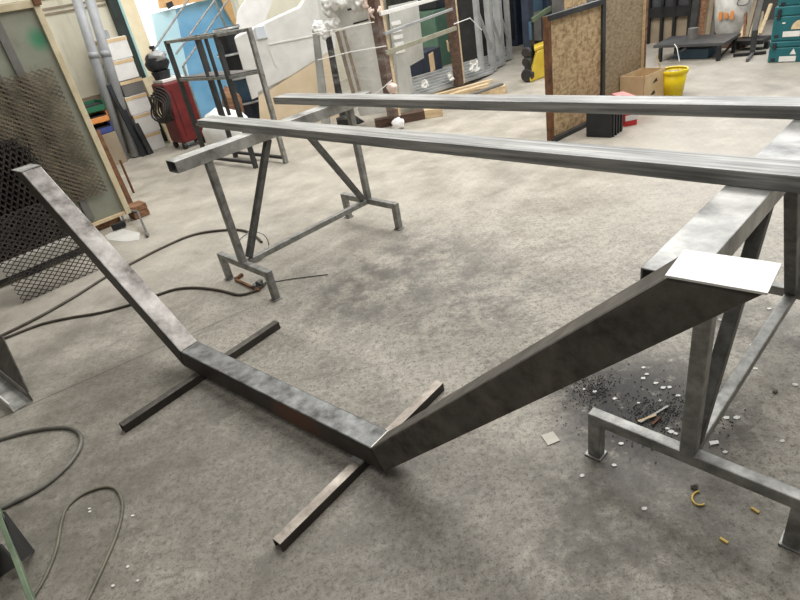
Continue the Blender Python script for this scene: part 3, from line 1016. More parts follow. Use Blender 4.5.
door_sheet('blue_sheet', [(196, 128), (172, 10), (215, -4), (232, -10), (245, 60), (262, 110)], sky_blue, 'mid blue hanging sheet seen through the bright doorway', 'sheet', 0.75)
door_sheet('pale_blue_sheet', [(176, 136), (152, 14), (175, 8), (200, 126)], pale_blue, 'pale blue hanging sheet at the left of the bright doorway', 'sheet', 0.70)
door_sheet('peach_sheet', [(160, 9), (156, -14), (232, -30), (246, 12), (236, 27), (226, 10), (222, -3), (196, 2)], peach, 'peach coloured sheet with a rounded end at the top of the doorway', 'sheet', 0.62)
door_sheet('dark_bracket', [(167, 3), (172, 1), (174, 6), (169, 9)], black_plastic, 'small black bracket at the top of the pale blue sheet', 'bracket', 0.55)
# stair handrail rods in the doorway
hr = thing('handrail', 'thin grey steel handrail slanting across the bright doorway', 'handrail', uv(DU0 + 0.6, V_BACK - 0.5))


def rod(px0, px1, off, r=0.014, name='rail_rod', m_=trest):
    a_, b_ = [onplane(x, y, uv(0, V_BACK - off), V) for x, y in (px0, px1)]
    return MB().cyl(a_, b_, r, None, 10).build(name, m_, hr)


rod((149, 57), (192, -6), 0.14)
rod((176, 54), (219, -6), 0.14)
rod((183, 66), (232, -6), 0.14)
q0 = onplane(228, 42, uv(0, V_BACK - 0.14), V)
rod((240, 62), (212, -6), 0.14, 0.016, 'baluster')
hp = onplane(240, 62, uv(0, V_BACK - 0.14), V)
MB().cyl(Vector((hp.x, hp.y, 0)), hp, 0.02, None, 10).build('support_post', trest, hr)
hp = onplane(183, 66, uv(0, V_BACK - 0.14), V)
MB().cyl(Vector((hp.x, hp.y, 0)), hp, 0.02, None, 10).build('support_post', trest, hr)
hp = onplane(149, 57, uv(0, V_BACK - 0.14), V)
MB().cyl(Vector((hp.x, hp.y, 0)), hp, 0.016, None, 10).build('support_post', cream_wood, hr)

# ------------------------------------------------------------------ red welding machine with a helmet
rb = (at(182, 150) + at(207, 141)) / 2 + PN * 0.10
rm = thing('welding_machine', 'tall dark red machine with black cables hung on its side, in front of the doorway', 'welding machine', rb)
rz_ = math.atan2(PU.y, PU.x)
rtop = above(rb, 172, 80).z
MB().box(rb + Vector((0, 0, 0.08 + (rtop - 0.08) / 2)), (0.36, 0.36, rtop - 0.08), rz_).build('housing', red_paint, rm, 0.03, False, 3)
MB().box(rb + Vector((0, 0, rtop + 0.02)), (0.30, 0.30, 0.04), rz_).build('top_panel', white_card, rm, 0.008)
for s_ in (-0.09, 0.09):
    MB().box(rb + PU * s_ - PN * 0.183 + Vector((0, 0, 0.10 + rtop * 0.42)), (0.012, 0.012, rtop * 0.7), rz_).build('front_rib', simple('deep_red_rib', srgb(92, 24, 24), srgb(108, 30, 28)), rm)
for s_ in (-1, 1):
    for q in (-1, 1):
        w0 = rb + PU * (0.15 * s_) + PN * (0.14 * q) + Vector((0, 0, 0.045))
        MB().cyl(w0 - PU * 0.02, w0 + PU * 0.02, 0.045).build('wheel', rubber, rm)
for i in range(5):
    pts = []
    ctr = rb - PU * (0.20 + 0.02 * i) - PN * (0.12 - 0.03 * i) + Vector((0, 0, rtop * (0.72 - 0.02 * i)))
    for j in range(24):
        t_ = 2 * math.pi * j / 24
        pts.append(ctr + PN * ((0.15 + 0.012 * i) * math.cos(t_)) + PU * (0.03 * math.sin(3 * t_)) + Vector((0, 0, (0.21 - 0.01 * i) * math.sin(t_))))
    MB().tube(pts, 0.013, 6, True).build('cable_coil', rubber, rm, 0, True)
hb = above(rb, 163, 66) - PU * 0.06
he = thing('air_pump_unit', 'black and silver pump unit on top of the red machine', 'pump', Vector((hb.x, hb.y, rtop + 0.04)))
zz = rtop + 0.04
MB().cyl(Vector((hb.x, hb.y, zz)), Vector((hb.x, hb.y, zz + 0.10)), 0.10, 0.12).build('base', black_plastic, he, 0.01)
MB().blob(Vector((hb.x, hb.y, zz + 0.20)), (0.15, 0.14, 0.13), 2, 0.2, False).build('housing', black_plastic, he, 0, True)
MB().blob(Vector((hb.x, hb.y, zz + 0.27)) - PN * 0.05, (0.12, 0.10, 0.07), 4, 0.35, False).build('silver_cover', alu, he, 0, True)
MB().cyl(Vector((hb.x, hb.y, zz + 0.30)), Vector((hb.x, hb.y, zz + 0.37)), 0.014).build('stem', dark_metal, he)
MB().cyl(Vector((hb.x, hb.y, zz + 0.36)), Vector((hb.x, hb.y, zz + 0.40)), 0.035).build('knob', black_plastic, he, 0.006)

# ------------------------------------------------------------------ the dark steel cart frame
cA, cB, cC, cD = at(208, 162), at(256, 168), at(286, 163), at(236, 157)
ct = thing('cart_frame', 'open dark steel cart frame with upright posts and shelf rails, behind the long bars', 'cart frame', (cA + cB + cC + cD) / 4)
HT = above(cC, 247, 28).z


def lift(p, z):
    return Vector((p.x, p.y, z))


for p in (cA, cB, cC, cD):
    MB().bar(lift(p, 0.0), lift(p, HT), 0.045, 0.045, PU).build('post', dark_metal if p is not cC else trest, ct, 0.003)
for z_, m_ in ((0.06, black_metal), (HT * 0.70, trest), (HT - 0.015, trest)):
    for a_, b_ in ((cA, cB), (cB, cC), (cC, cD), (cD, cA)):
        if z_ == 0.06 and (a_ is cB or a_ is cD):
            continue
        MB().bar(lift(a_, z_), lift(b_, z_), 0.035, 0.03).build('rail', m_, ct, 0.003)
for a_, b_ in ((cB, cC), (cA, cD)):
    MB().bar(lift(a_, HT * 0.33), lift(b_, HT * 0.33), 0.035, 0.03).build('rail', trest, ct, 0.003)
for t_ in (0.62, 0.8):
    q = cA.lerp(cB, t_)
    MB().bar(lift(q, HT * 0.42), lift(q, HT), 0.03, 0.03, PU).build('slat', dark_metal, ct, 0.003)
MB().prism([lift(cA, HT * 0.70 + 0.02), lift(cB, HT * 0.70 + 0.02), lift(cC, HT * 0.70 + 0.02), lift(cD, HT * 0.70 + 0.02)], (0, 0, 0.006)).build('shelf_plate', grey_board, ct)

# things heaped behind the cart frame
h0 = at(258, 140) + PN * 0.5
tubs = ((0.0, 0.0, 0.22, 'black plastic tub behind the cart frame, lowest of the heap', navy), (0.03, 0.34, 0.20, 'blue grey plastic tub behind the cart frame, in the middle of the heap', slate_blue), (-0.02, 0.66, 0.20, 'black plastic tub behind the cart frame, highest of the heap', black_plastic), (0.0, 0.98, 0.17, 'small black tub with a pale rim on top of the heap behind the cart', black_plastic))
tb = onplane(262, 150, uv(0, V_BACK - 0.9), V)
tb = Vector((tb.x, tb.y, 0))
for dx, z_, r_, l, m_ in tubs:
    k = thing('plastic_tub', l, 'tub', tb + PU * dx + Vector((0, 0, z_)), 'dark tubs heaped behind the cart frame')
    MB().lathe(tb + PU * dx + Vector((0, 0, z_)), [(0, 0.0), (r_ * 0.85, 0), (r_, 0.30), (r_ + 0.015, 0.31), (r_ + 0.015, 0.335), (0.0, 0.335)], 20).build('tub_body', m_, k)
    MB().lathe(tb + PU * dx + Vector((0, 0, z_ + 0.30)), [(r_ + 0.016, 0), (r_ + 0.022, 0.01), (r_ + 0.016, 0.03)], 20).build('rim', alu, k)
q = at(233, 146)
tag(MB().blob(q + Vector((0, 0, 0.20)), (0.31, 0.26, 0.29), 9, 0.2, True).build('white_sack', white_foam, None, 0, True), 'bulging white sack behind the left end of the nearer long bar', 'sack')
q = at(262, 143) + PN * 0.45
for i, (dx, z_, sx, l) in enumerate(((0.0, 0.44, 0.12, 'brown wood chunk behind the cart frame, the upper one'), (-0.06, 0.16, 0.22, 'brown wood chunk behind the cart frame, the lower one'))):
    tag(MB().blob(q + PU * dx + Vector((0, 0, z_)), (sx, 0.13, 0.24), 11 + i, 0.5, True).build('wood_chunk', rust_wood, None, 0, True), l, 'wood', 'wood chunks behind the cart frame')

# ------------------------------------------------------------------ the white wrapped stack of boards
ws = at(300, 128) + PN * 0.15
wn = Vector((0.15, 0.99, 0)).normalized()
wn = (Vector((ws.x, ws.y, 0))).normalized()


def wp(x, y):
    q = onplane(x, y, ws, wn)
    q.z = max(q.z, 0.0)
    return q


wk = thing('wrapped_board_stack', 'tall stack of beige boards covered with white plastic, in front of the back wall', 'board stack', ws)
MB().prism([wp(262, 138), wp(258, 92), wp(290, 76), wp(334, 48), wp(345, 130)], wn * 0.5).build('boards', beige_board, wk)
cov = MB().prism([wp(234, 38), wp(252, 100), wp(268, 92), wp(336, 49), wp(330, -40), wp(300, 7), wp(278, 17)], wn * 0.6)
cov.build('plastic_cover', white_sheet, wk, 0.01)
MB().prism([wp(254, 27) - wn * 0.001, wp(264, 25) - wn * 0.001, wp(268, 38) - wn * 0.001, wp(257, 40) - wn * 0.001], -wn * 0.02).build('corner_pad', simple('pale_blue_grey_film', srgb(196, 204, 212), srgb(212, 218, 224), 5, 0.4), wk, 0.01)
MB().prism([wp(268, 44), wp(320, 34), wp(320.5, 35.2), wp(268.4, 45.2)], -wn * 0.008).build('cover_fold', white_sheet, wk)
MB().prism([wp(267, 44), wp(268.4, 44), wp(277, 66), wp(275.4, 66)], -wn * 0.008).build('cover_fold', white_sheet, wk)
gw = onplane(244, 20, uv(0, V_BACK - 0.15), V)
door_sheet('grey_dust_sheet', [(236, 40), (238, 12), (252, -10), (280, -20), (262, 30)], white_card, 'pale dust sheet hanging between the doorway and the wrapped boards', 'sheet', -0.6, 0.03)

# ------------------------------------------------------------------ stillage of film-wrapped frames
g1, g2 = at(395, 127), at(460, 93)
GD = (g2 - g1).normalized()
GN = Vector((-GD.y, GD.x, 0))
if GN.y < 0:
    GN = -GN
sg = thing('wrapped_stillage', 'timber stillage with white panels wrapped in clear film, behind the farther long bar', 'stillage', g1)
for p, (tx, ty), nm in ((g1, (372, -6), 'post'), (g2, (449, -8), 'post')):
    t_ = above(p, tx, ty)
    MB().bar(lift(p, 0.10), t_ + Vector((0, 0, 0.1)), 0.10, 0.10, GD).build(nm, dark_wood, sg, 0.006)
    MB().bar(lift(p, 0.10) + GD * 0.075, t_ + GD * 0.075 + Vector((0, 0, 0.1)), 0.05, 0.11, GD).build('pale_edge', pale_wood, sg, 0.004)


def gp(x, y, off=0.0):
    return onplane(x, y, g1 + GN * off, GN)


# rails between the posts
for (a_, b_, m_, w_) in (((380, 14), (452, -6), white_card, 0.04), ((386, 53), (456, 28), simple('olive_grey_rail', srgb(140, 138, 120), srgb(156, 154, 136)), 0.05), ((384, 34), (452, 9), alu, 0.03)):
    MB().bar(gp(*a_, -0.07), gp(*b_, -0.07), 0.03, w_).build('rail', m_, sg, 0.003)
# white panels standing between the posts, seen edge-on at the left
MB().prism([gp(391, 6, 0.12), gp(418, 0, 0.12), gp(424, 58, 0.12), gp(410, 66, 0.12), gp(414, 92, 0.12), gp(400, 100, 0.12)], GN * 0.04).build('panel', simple('dull_white_panel', srgb(176, 176, 170), srgb(196, 196, 190), 4, 0.5), sg)
for i in range(5):
    y_ = 22 + 7 * i
    MB().prism([gp(391 + i, y_, 0.115), gp(400 + i, y_ - 2, 0.115), gp(401 + i, y_ + 2, 0.115), gp(392 + i, y_ + 4, 0.115)], -GN * 0.004).build('panel_label', white_foam, sg)
w1 = at(322, 128)
w2 = at(352, 127)


def fp(x, y, off=0.0):
    """points on the face between the left film edge and the first post"""
    n_ = Vector((g1.x - w1.x, g1.y - w1.y, 0)).normalized()
    n_ = Vector((-n_.y, n_.x, 0))
    return onplane(x, y, w1 + n_ * off, n_), n_


def fprism(px, off, th, name, m_, par, bev=0.0):
    pts = []
    for x, y in px:
        q, n_ = fp(x, y, off)
        q.z = max(q.z, 0.02)
        pts.append(q)
    return MB().prism(pts, n_ * th).build(name, m_, par, bev)


twin_m = simple('taupe_strip', srgb(120, 104, 88), srgb(146, 130, 112), 6, 0.6)
fprism([(338, 31), (374, 22), (394, 112), (360, 116)], 0.09, 0.05, 'panel', wrapped_panel, sg)
fprism([(325, 36), (329, 35), (346, 124), (341, 125)], 0.0, 0.04, 'thin_post', black_metal, sg)
fprism([(335, 32), (338, 31), (358, 106), (355, 106)], -0.02, 0.015, 'thin_post', twin_m, sg)
fprism([(342, 31), (344, 30), (364, 105), (361.5, 105)], -0.02, 0.015, 'thin_post', twin_m, sg)
fprism([(312, 30), (317, 29), (330, 128), (322, 128)], 0.0, 0.03, 'corner_edge', alu, sg)
fprism([(336, 118), (348, 116), (360, 124), (338, 128)], -0.06, 0.10, 'foot_block', black_metal, sg)
# straps
for pts in (((312, 34), (345, 28), (374, 22)), ((318, 60), (350, 52), (386, 46)), ((360, 100), (378, 92), (392, 80))):
    MB().tube([fp(x, y, -0.09)[0] for x, y in pts], 0.006, 6).build('strap', white_foam, sg)
MB().tube([gp(454, 24, -0.1), gp(470, 18, -0.1), gp(482, 30, -0.1)], 0.006, 6).build('strap', white_foam, sg)
fl_ = MB()
n0 = None
grid = []
for i in range(9):
    row = []
    for j in range(7):
        x = 311 + (384 - 311) * i / 8 + 14 * j / 6 + random.uniform(-1, 1)
        y = 28 + (22 - 28) * i / 8 + 94 * j / 6 + random.uniform(-1, 1)
        q, n0 = fp(x, y, -0.10 + random.uniform(-0.015, 0.015))
        q.z = max(q.z, 0.03)
        row.append(q)
    grid.append(row)
vsx = [q for r in grid for q in r]
fl_.add(vsx, [(i * 7 + j, i * 7 + j + 1, (i + 1) * 7 + j + 1, (i + 1) * 7 + j) for i in range(8) for j in range(6)])
fl_.build('stretch_film', film, sg, 0, True)
fl_ = MB()
vsx = []
for i in range(8):
    for j in range(6):
        x = 382 + 74 * i / 7 + 16 * j / 5 + random.uniform(-1, 1)
        y = 16 - 18 * i / 7 + 78 * j / 5 + random.uniform(-1, 1)
        vsx.append(gp(x, y, -0.12 + random.uniform(-0.015, 0.015)))
fl_.add(vsx, [(i * 6 + j, i * 6 + j + 1, (i + 1) * 6 + j + 1, (i + 1) * 6 + j) for i in range(7) for j in range(5)])
# crumpled film and foam on the corners
pink_wrap = simple('pinkish_wrap', srgb(214, 190, 178), srgb(232, 214, 204), 14, 0.5, bump=0.5)
fprism([(316, -8), (366, -12), (373, 20), (322, 33)], 0.10, 0.04, 'panel', wrapped_panel, sg)
fprism([(347, 9), (360, 5), (361, 7), (348, 11)], 0.09, 0.005, 'panel_slot', dark_metal, sg)
fprism([(353, 23), (368, 19), (368.5, 20.5), (353.5, 24.5)], 0.09, 0.005, 'panel_slot', dark_metal, sg)
for (x, y, r_, sd_, m_) in ((319, 28, 0.07, 1, white_foam), (325, 33, 0.06, 4, white_foam), (332, 22, 0.08, 2, white_foam), (330, 8, 0.09, 3, white_sheet), (337, -2, 0.10, 8, white_foam), (358, 2, 0.09, 5, white_sheet), (369, 3, 0.07, 7, pink_wrap), (375, 12, 0.07, 6, pink_wrap)):
    q, n_ = fp(x, y, 0.0)
    MB().blob(q, (r_, r_ * 0.8, r_ * 1.1), sd_, 0.45, False, 4).build('crumpled_wrap', m_, sg, 0, True)
for (x, y, r_, sd_) in ((392, 88, 0.06, 11), (396, 104, 0.05, 12), (398, 124, 0.07, 13)):
    q, n_ = fp(x, y, -0.08)
    MB().blob(q, (r_, r_, r_), sd_, 0.4, False).build('crumpled_wrap', bpy.data.materials['pinkish_wrap'] if y < 110 else white_foam, sg, 0, True)
# skid beams on the floor
for (x0, y0, x1, y1, m_) in ((376, 128, 425, 118, dark_wood), (425, 118, 443, 115, pale_wood)):
    MB().bar(at(x0, y0) + Vector((0, 0, 0.05)), at(x1, y1) + Vector((0, 0, 0.05)), 0.12, 0.10).build('skid_beam', m_, sg, 0.004)
MB().bar(at(440, 100) + Vector((0, 0, 0.05)), at(506, 93) + Vector((0, 0, 0.05)), 0.12, 0.10).build('skid_beam', pale_wood, sg, 0.004)

# bundle of grey profiles and offcuts lying low behind the stillage
b0, b1 = gp(396, 100, -0.2), gp(500, 64, -0.25)
for i in range(7):
    a_ = gp(394 + 1 * i, 104 - 3.6 * i, 0.09 + 0.05 * i)
    b_ = gp(492 + 3 * i, 72 - 3.6 * i, 0.09 + 0.05 * i)
    tag(MB().bar(a_, b_, 0.06, 0.035).build('metal_profile', alu, None, 0.003), 'grey metal profile in the loose bundle lying behind the stillage posts', 'metal profile', 'loose grey profiles behind the stillage')
q = gp(424, 64, 0.62)
tag(MB().box(q, (0.50, 0.3, 0.36), math.atan2(GD.y, GD.x)).build('dark_crate', navy, None, 0.01), 'dark navy crate between the two stillage posts', 'crate')
for (x, y, w_, h_, rz, l) in ((432, 62, 0.20, 0.22, 0.3, 'torn tan cardboard piece hanging on the dark crate'), (448, 46, 0.26, 0.12, 0.6, 'flat tan cardboard piece lying above the dark crate')):
    q = gp(x, y, 0.20)
    tag(MB().box(q, (w_, 0.012, h_), math.atan2(GD.y, GD.x) + rz).build('cardboard_piece', tan_card), l, 'cardboard')
for (x, y, r_, s_) in ((421, 84, 0.07, 1), (470, 66, 0.11, 3), (448, 76, 0.09, 2)):
    q = gp(x, y, 0.12)
    tag(MB().crumple(q - GN * 0.06, GD, Vector((0, 0, 1)) + GN * 0.5, r_ * 2.6, r_ * 1.5, r_ * 0.28, s_).build('crumpled_film', white_sheet, None, 0), 'crumpled white film lying on the loose profiles', 'film', 'crumpled film on the profiles')
for i, (x0, y0, x1, y1, l) in enumerate(((428, 97, 492, 80, 'pale timber lath lying before the second stillage post, the upper one'), (440, 98, 488, 84, 'pale timber lath lying before the second stillage post, the lower one'), (462, 98, 502, 84, 'grey timber lath lying before the second stillage post'))):
    tag(MB().bar(at(x0, y0, 0.16), at(x1, y1, 0.18), 0.06, 0.025).build('timber_lath', pale_wood if i < 2 else grey_board, None, 0.002), l, 'timber lath')

# machines and racks in the dark behind the stillage
gq = onplane(450, 50, uv(0, V_BACK - 1.4), V)
k = thing('green_machine', 'grey green machine standing in the background behind the stillage', 'machine', Vector((gq.x, gq.y, 0)))
gq = Vector((gq.x, gq.y, 0))
MB().box(gq + Vector((0, 0, 0.45)), (1.3, 0.6, 0.9), rz_).build('machine_body', green_machine, k, 0.02)
MB().box(gq + Vector((0, 0, 1.02)) - PU * 0.1, (0.7, 0.4, 0.24), rz_).build('head', black_plastic, k, 0.02)
MB().cyl(gq - PN * 0.32 - PU * 0.15 + Vector((0, 0, 0.6)), gq - PN * 0.34 - PU * 0.1 + Vector((0, 0, 1.0)), 0.025).build('lever', red_paint, k)
MB().box(gq - PN * 0.31 + PU * 0.35 + Vector((0, 0, 0.75)), (0.3, 0.02, 0.22), rz_).build('control_panel', dark_metal, k)
gq2 = onplane(478, 20, uv(0, V_BACK - 2.4), V)
tag(MB().box(Vector((gq2.x, gq2.y, 0.75)), (0.5, 0.5, 1.5), rz_).build('dark_cabinet', black_metal, None, 0.02), 'black cabinet in the background right of the green machine', 'cabinet')

# aluminium frames standing behind
for i, (x, y, tx, ty, l) in enumerate(((494, 72, 482, -10, 'upright grey aluminium frame behind the second stillage post, the nearest'), (503, 66, 492, -10, 'upright grey aluminium frame behind the second stillage post, the middle one'), (510, 60, 501, -10, 'upright grey aluminium frame behind the second stillage post, the farthest'))):
    b_ = at(x, y)
    t_ = above(b_, tx, ty)
    k = thing('aluminium_frame', l, 'metal frame', b_, 'upright aluminium frames')
    dr = (GD * -1 + Vector((0.0, 0.1, 0))).normalized()
    b2_ = b_ + dr * 0.34
    zt = max(1.15, t_.z) + 0.12
    for p in (b_, b2_):
        MB().bar(lift(p, 0.02), lift(p, zt), 0.075, 0.06, PU).build('stile', alu, k, 0.004)
    for z_ in (0.05, zt - 0.05):
        MB().bar(lift(b_, z_), lift(b2_, z_), 0.05, 0.06).build('rail', alu, k, 0.004)
    MB().bar(lift(b_, 0.3), lift(b2_, 0.95), 0.04, 0.03).build('brace', alu, k, 0.003)
q = at(514, 43)
tag(MB().blob(lift(q, 0.42), (0.22, 0.2, 0.62), 21, 0.3, True).build('wrapped_bundle', white_foam, None, 0, True), 'white wrapped bundle standing right of the aluminium frames', 'bundle')
q = at(522, 34)
tag(MB().box(lift(q, 0.35), (0.45, 0.4, 0.7), rz_).build('brown_carton', tan_card, None, 0.01), 'brown carton in the background right of the white wrapped bundle', 'carton')

# ------------------------------------------------------------------ yellow pallet stacker
f0 = at(530, 83)
FD = -GN
FR = Vector((0.82, 0.57, 0))
k = thing('pallet_stacker', 'yellow pallet stacker with a dark mast, half hidden behind the strand board', 'pallet stacker', f0)
FVD = Vector((f0.x, f0.y, 0)).normalized()
MB().prism([f0, f0 + FR * 0.5, f0 + FR * 0.5 + Vector((0, 0, 0.37)), f0 + FR * 0.17 + Vector((0, 0, 0.37)), f0 + Vector((0, 0, 0.06))], FVD * 0.30).build('hood', yellow_paint, k, 0.02)
MB().prism([f0 + FR * 0.12 + Vector((0, 0, 0.37)), f0 + FR * 0.5 + Vector((0, 0, 0.37)), f0 + FR * 0.5 + Vector((0, 0, 0.42)), f0 + FR * 0.12 + Vector((0, 0, 0.41))], FVD * 0.34).build('hood_lip', yellow_paint, k, 0.01)
bk = FVD
for s_ in (0.02, 0.42):
    MB().bar(f0 + FR * s_ + bk * 0.40, f0 + FR * s_ + bk * 0.40 + Vector((0, 0, 1.9)), 0.11, 0.12, PU).build('mast_upright', navy, k, 0.006)
MB().box(f0 + FR * 0.24 + bk * 0.46 + Vector((0, 0, 1.25)), (0.34, 0.05, 0.9), math.atan2(FR.y, FR.x)).build('mast_shield', slate_blue, k)
MB().bar(f0 + FR * 0.1 + bk * 0.3 + Vector((0, 0, 0.72)), f0 + FR * 0.5 + bk * 0.3 + Vector((0, 0, 0.80)), 0.05, 0.06).build('crossbar', green_paint, k, 0.005)
MB().bar(f0 + FR * 0.06 + bk * 0.2 + Vector((0, 0, 0.50)), f0 + FR * 0.06 + bk * 0.2 + Vector((0, 0, 0.72)), 0.03, 0.03, PU).build('tiller', slate_blue, k, 0.004)
for z_ in (0.09, 0.26, 0.38):
    MB().cyl(f0 - FR * 0.07 + bk * 0.10 + Vector((0, 0, z_)), f0 - FR * 0.01 + bk * 0.12 + Vector((0, 0, z_)), 0.085 if z_ < 0.2 else 0.06).build('wheel' if z_ < 0.2 else 'motor_cap', rubber, k, 0.01)

# ------------------------------------------------------------------ strand-board screens
OD = Vector((0.82, 0.572, 0)).normalized()
ON = Vector((-OD.y, OD.x, 0))
ob = at(549.5, 143)


def op(x, y, off=0.0):
    return onplane(x, y, ob + ON * off, ON)


zt = 1.04
w_s = (op(602, 60) - ob).dot(OD)
sc = thing('board_screen', 'strand board screen in a rusty steel frame, standing right of the yellow stacker', 'board screen', ob)
MB().prism([ob + OD * 0.02 + Vector((0, 0, 0.03)), ob + OD * w_s + Vector((0, 0, 0.03)), ob + OD * w_s + Vector((0, 0, zt)), ob + OD * 0.02 + Vector((0, 0, zt))], ON * 0.018).build('board', osb, sc)
MB().bar(ob + OD * 0.02, ob + OD * 0.02 + Vector((0, 0, zt + 0.02)), 0.05, 0.05, OD).build('frame_post', rust, sc, 0.003)
MB().bar(ob + OD * (w_s), ob + OD * (w_s) + Vector((0, 0, zt + 0.15)), 0.045, 0.05, OD).build('frame_post', dark_metal, sc, 0.003)
MB().bar(ob + OD * 0.0 + Vector((0, 0, zt)), ob + OD * w_s + Vector((0, 0, zt)), 0.05, 0.045).build('frame_rail', dark_metal, sc, 0.003)
MB().bar(ob + OD * 0.0 + Vector((0, 0, 0.02)) - ON * 0.02, ob + OD * w_s + Vector((0, 0, 0.02)) - ON * 0.02, 0.05, 0.04).build('frame_rail', dark_metal, sc, 0.003)
o2 = ob + OD * (w_s + 0.03) + ON * 0.03
e2 = at(640.5, 97)
OD = (e2 - o2).normalized()
OD.z = 0
ON = Vector((-OD.y, OD.x, 0))
w2_ = (e2 - o2).dot(OD)
sc2 = thing('board_screen', 'strand board screen with a brown timber edge, behind the cardboard box', 'board screen', o2)
MB().prism([o2 + Vector((0, 0, 0.02)), o2 + OD * w2_ + Vector((0, 0, 0.02)), o2 + OD * w2_ + Vector((0, 0, 1.3)), o2 + Vector((0, 0, 1.3))], ON * 0.018).build('board', simple('grey_strand_board', srgb(132, 116, 92), srgb(176, 158, 128), 22, 0.7, 0, (1, 1, 2)), sc2)
MB().bar(o2 + OD * (w2_ + 0.02) + ON * 0.01, o2 + OD * (w2_ + 0.02) + ON * 0.01 + Vector((0, 0, 1.32)), 0.05, 0.06, OD).build('frame_post', rust_wood, sc2, 0.003)
MB().bar(o2 + OD * (w2_ - 0.02) + ON * -0.006, o2 + OD * (w2_ - 0.02) + ON * -0.006 + Vector((0, 0, 1.3)), 0.035, 0.01, OD).build('pale_edge', pale_wood, sc2)
q = at(572, 70)
tag(MB().prism([lift(q, 0.0) - OD * 0.12, lift(q, 0) + OD * 0.35, lift(q, 1.5) + OD * 0.35, lift(q, 1.5) - OD * 0.12], ON * 0.02).build('strand_board_sheet', osb), 'loose pale strand board sheet standing behind the framed screen', 'board')

# ------------------------------------------------------------------ crate, small carton, cardboard box, bucket
ca, cb, cc = at(586, 137), at(611, 138), at(623, 130)
k = thing('black_crate', 'black crate in front of the strand board screen', 'crate', (ca + cc) / 2)
cdd = ca + (cc - cb)
cz_ = above(cb, 610, 110).z
MB().prism([ca, cb, cc, cdd], (0, 0, cz_)).build('crate_body', black_plastic, k, 0.008)
MB().prism([ca.lerp(cc, -0.02) + Vector((0, 0, cz_ - 0.03)), cb + (cb - cdd).normalized() * 0.01 + Vector((0, 0, cz_ - 0.03)), cc.lerp(ca, -0.02) + Vector((0, 0, cz_ - 0.03)), cdd + (cdd - cb).normalized() * 0.01 + Vector((0, 0, cz_ - 0.03))], (0, 0, 0.035)).build('rim', black_metal, k, 0.004)
for i in range(4):
    q = cb.lerp(cc, 0.15 + 0.22 * i)
    n_ = (cb - ca).normalized()
    MB().bar(q + n_ * 0.004, q + n_ * 0.004 + Vector((0, 0, cz_ - 0.03)), 0.02, 0.01, n_).build('rib', black_metal, k)
ra, rb_ = at(625, 127), at(637, 124.5)
rn = Vector((-(rb_ - ra).y, (rb_ - ra).x, 0)).normalized()
k = thing('red_white_carton', 'small red and white carton beside the black crate', 'carton', (ra + rb_) / 2)
MB().prism([ra, rb_, rb_ + rn * 0.30, ra + rn * 0.30], (0, 0, 0.25)).build('carton_body', red_card, k, 0.003)
MB().prism([ra - rn * 0.001 + Vector((0, 0, 0.05)), rb_ - rn * 0.001 + Vector((0, 0, 0.05)), rb_ - rn * 0.001 + Vector((0, 0, 0.10)), ra - rn * 0.001 + Vector((0, 0, 0.10))], -rn * 0.002).build('white_band', white_card, k)
MB().prism([ra + Vector((0, 0, 0.251)) + rn * 0.01, rb_ + Vector((0, 0, 0.251)) + rn * 0.01, rb_ + Vector((0, 0, 0.251)) + rn * 0.29, ra + Vector((0, 0, 0.251)) + rn * 0.29], (0, 0, 0.002)).build('lid_print', simple('pink_print', srgb(232, 150, 150), srgb(240, 176, 172), 20, 0.6), k)

xa, xb, xc = at(619, 108), at(643, 109), at(664, 99)
xn = (xc - xb)
xd = xa + xn
xz = above(xb, 642, 77).z
k = thing('cardboard_box', 'open brown cardboard box in front of the strand board, beside the yellow bucket', 'cardboard box', (xa + xc) / 2)
for a_, b_, nm in ((xa, xb, 'side'), (xb, xc, 'side'), (xc, xd, 'side'), (xd, xa, 'side')):
    n_ = ((xa + xc) / 2 - (a_ + b_) / 2).normalized()
    MB().prism([a_, b_, b_ + Vector((0, 0, xz)), a_ + Vector((0, 0, xz))], n_ * 0.006).build(nm, tan_card, k)
MB().prism([xa, xb, xc, xd], (0, 0, 0.006)).build('bottom', tan_card, k)
for z_, t_ in ((0.72, 0.5), (0.36, 0.42)):
    q = xb.lerp(xc, t_) + Vector((0, 0, xz * z_))
    d_ = (xc - xb).normalized()
    n_ = Vector((d_.y, -d_.x, 0))
    MB().prism([q - d_ * 0.045 - Vector((0, 0, 0.012)) + n_ * 0.001, q + d_ * 0.045 + n_ * 0.001 - Vector((0, 0, 0.005)), q + d_ * 0.02 + Vector((0, 0, 0.03)) + n_ * 0.001], n_ * 0.002).build('printed_mark', black_plastic, k)

bq = at(672, 97)
bz = above(bq, 676, 69).z
k = thing('yellow_bucket', 'yellow plastic bucket with rubbish beside the cardboard box', 'bucket', bq)
MB().lathe(bq, [(0.0, 0.004), (0.09, 0.004), (0.095, 0.0), (0.128, bz - 0.02), (0.124, bz - 0.02), (0.09, 0.01), (0.0, 0.01)], 28).build('bucket_body', yellow_plastic, k, 0, True)
MB().lathe(bq, [(0.123, bz - 0.04), (0.135, bz - 0.036), (0.138, bz), (0.131, bz + 0.006), (0.121, bz)], 28).build('bucket_rim', yellow_plastic, k, 0, True)
tag(MB().lathe(bq, [(0.0, bz - 0.03), (0.118, bz - 0.03), (0.118, bz - 0.045), (0.0, bz - 0.045)], 24).build('bucket_rubbish', simple('mixed_rubbish', srgb(96, 92, 86), srgb(206, 202, 196), 40, 0.7), None), 'grey rubbish filling the yellow bucket', 'rubbish', None, 'stuff')
tag(MB().bar(bq + Vector((-0.05, 0.02, 0.08)), bq + Vector((-0.16, 0.06, bz + 0.16)), 0.018, 0.012).build('stick', pale_wood), 'pale stick poking out of the yellow bucket', 'stick')

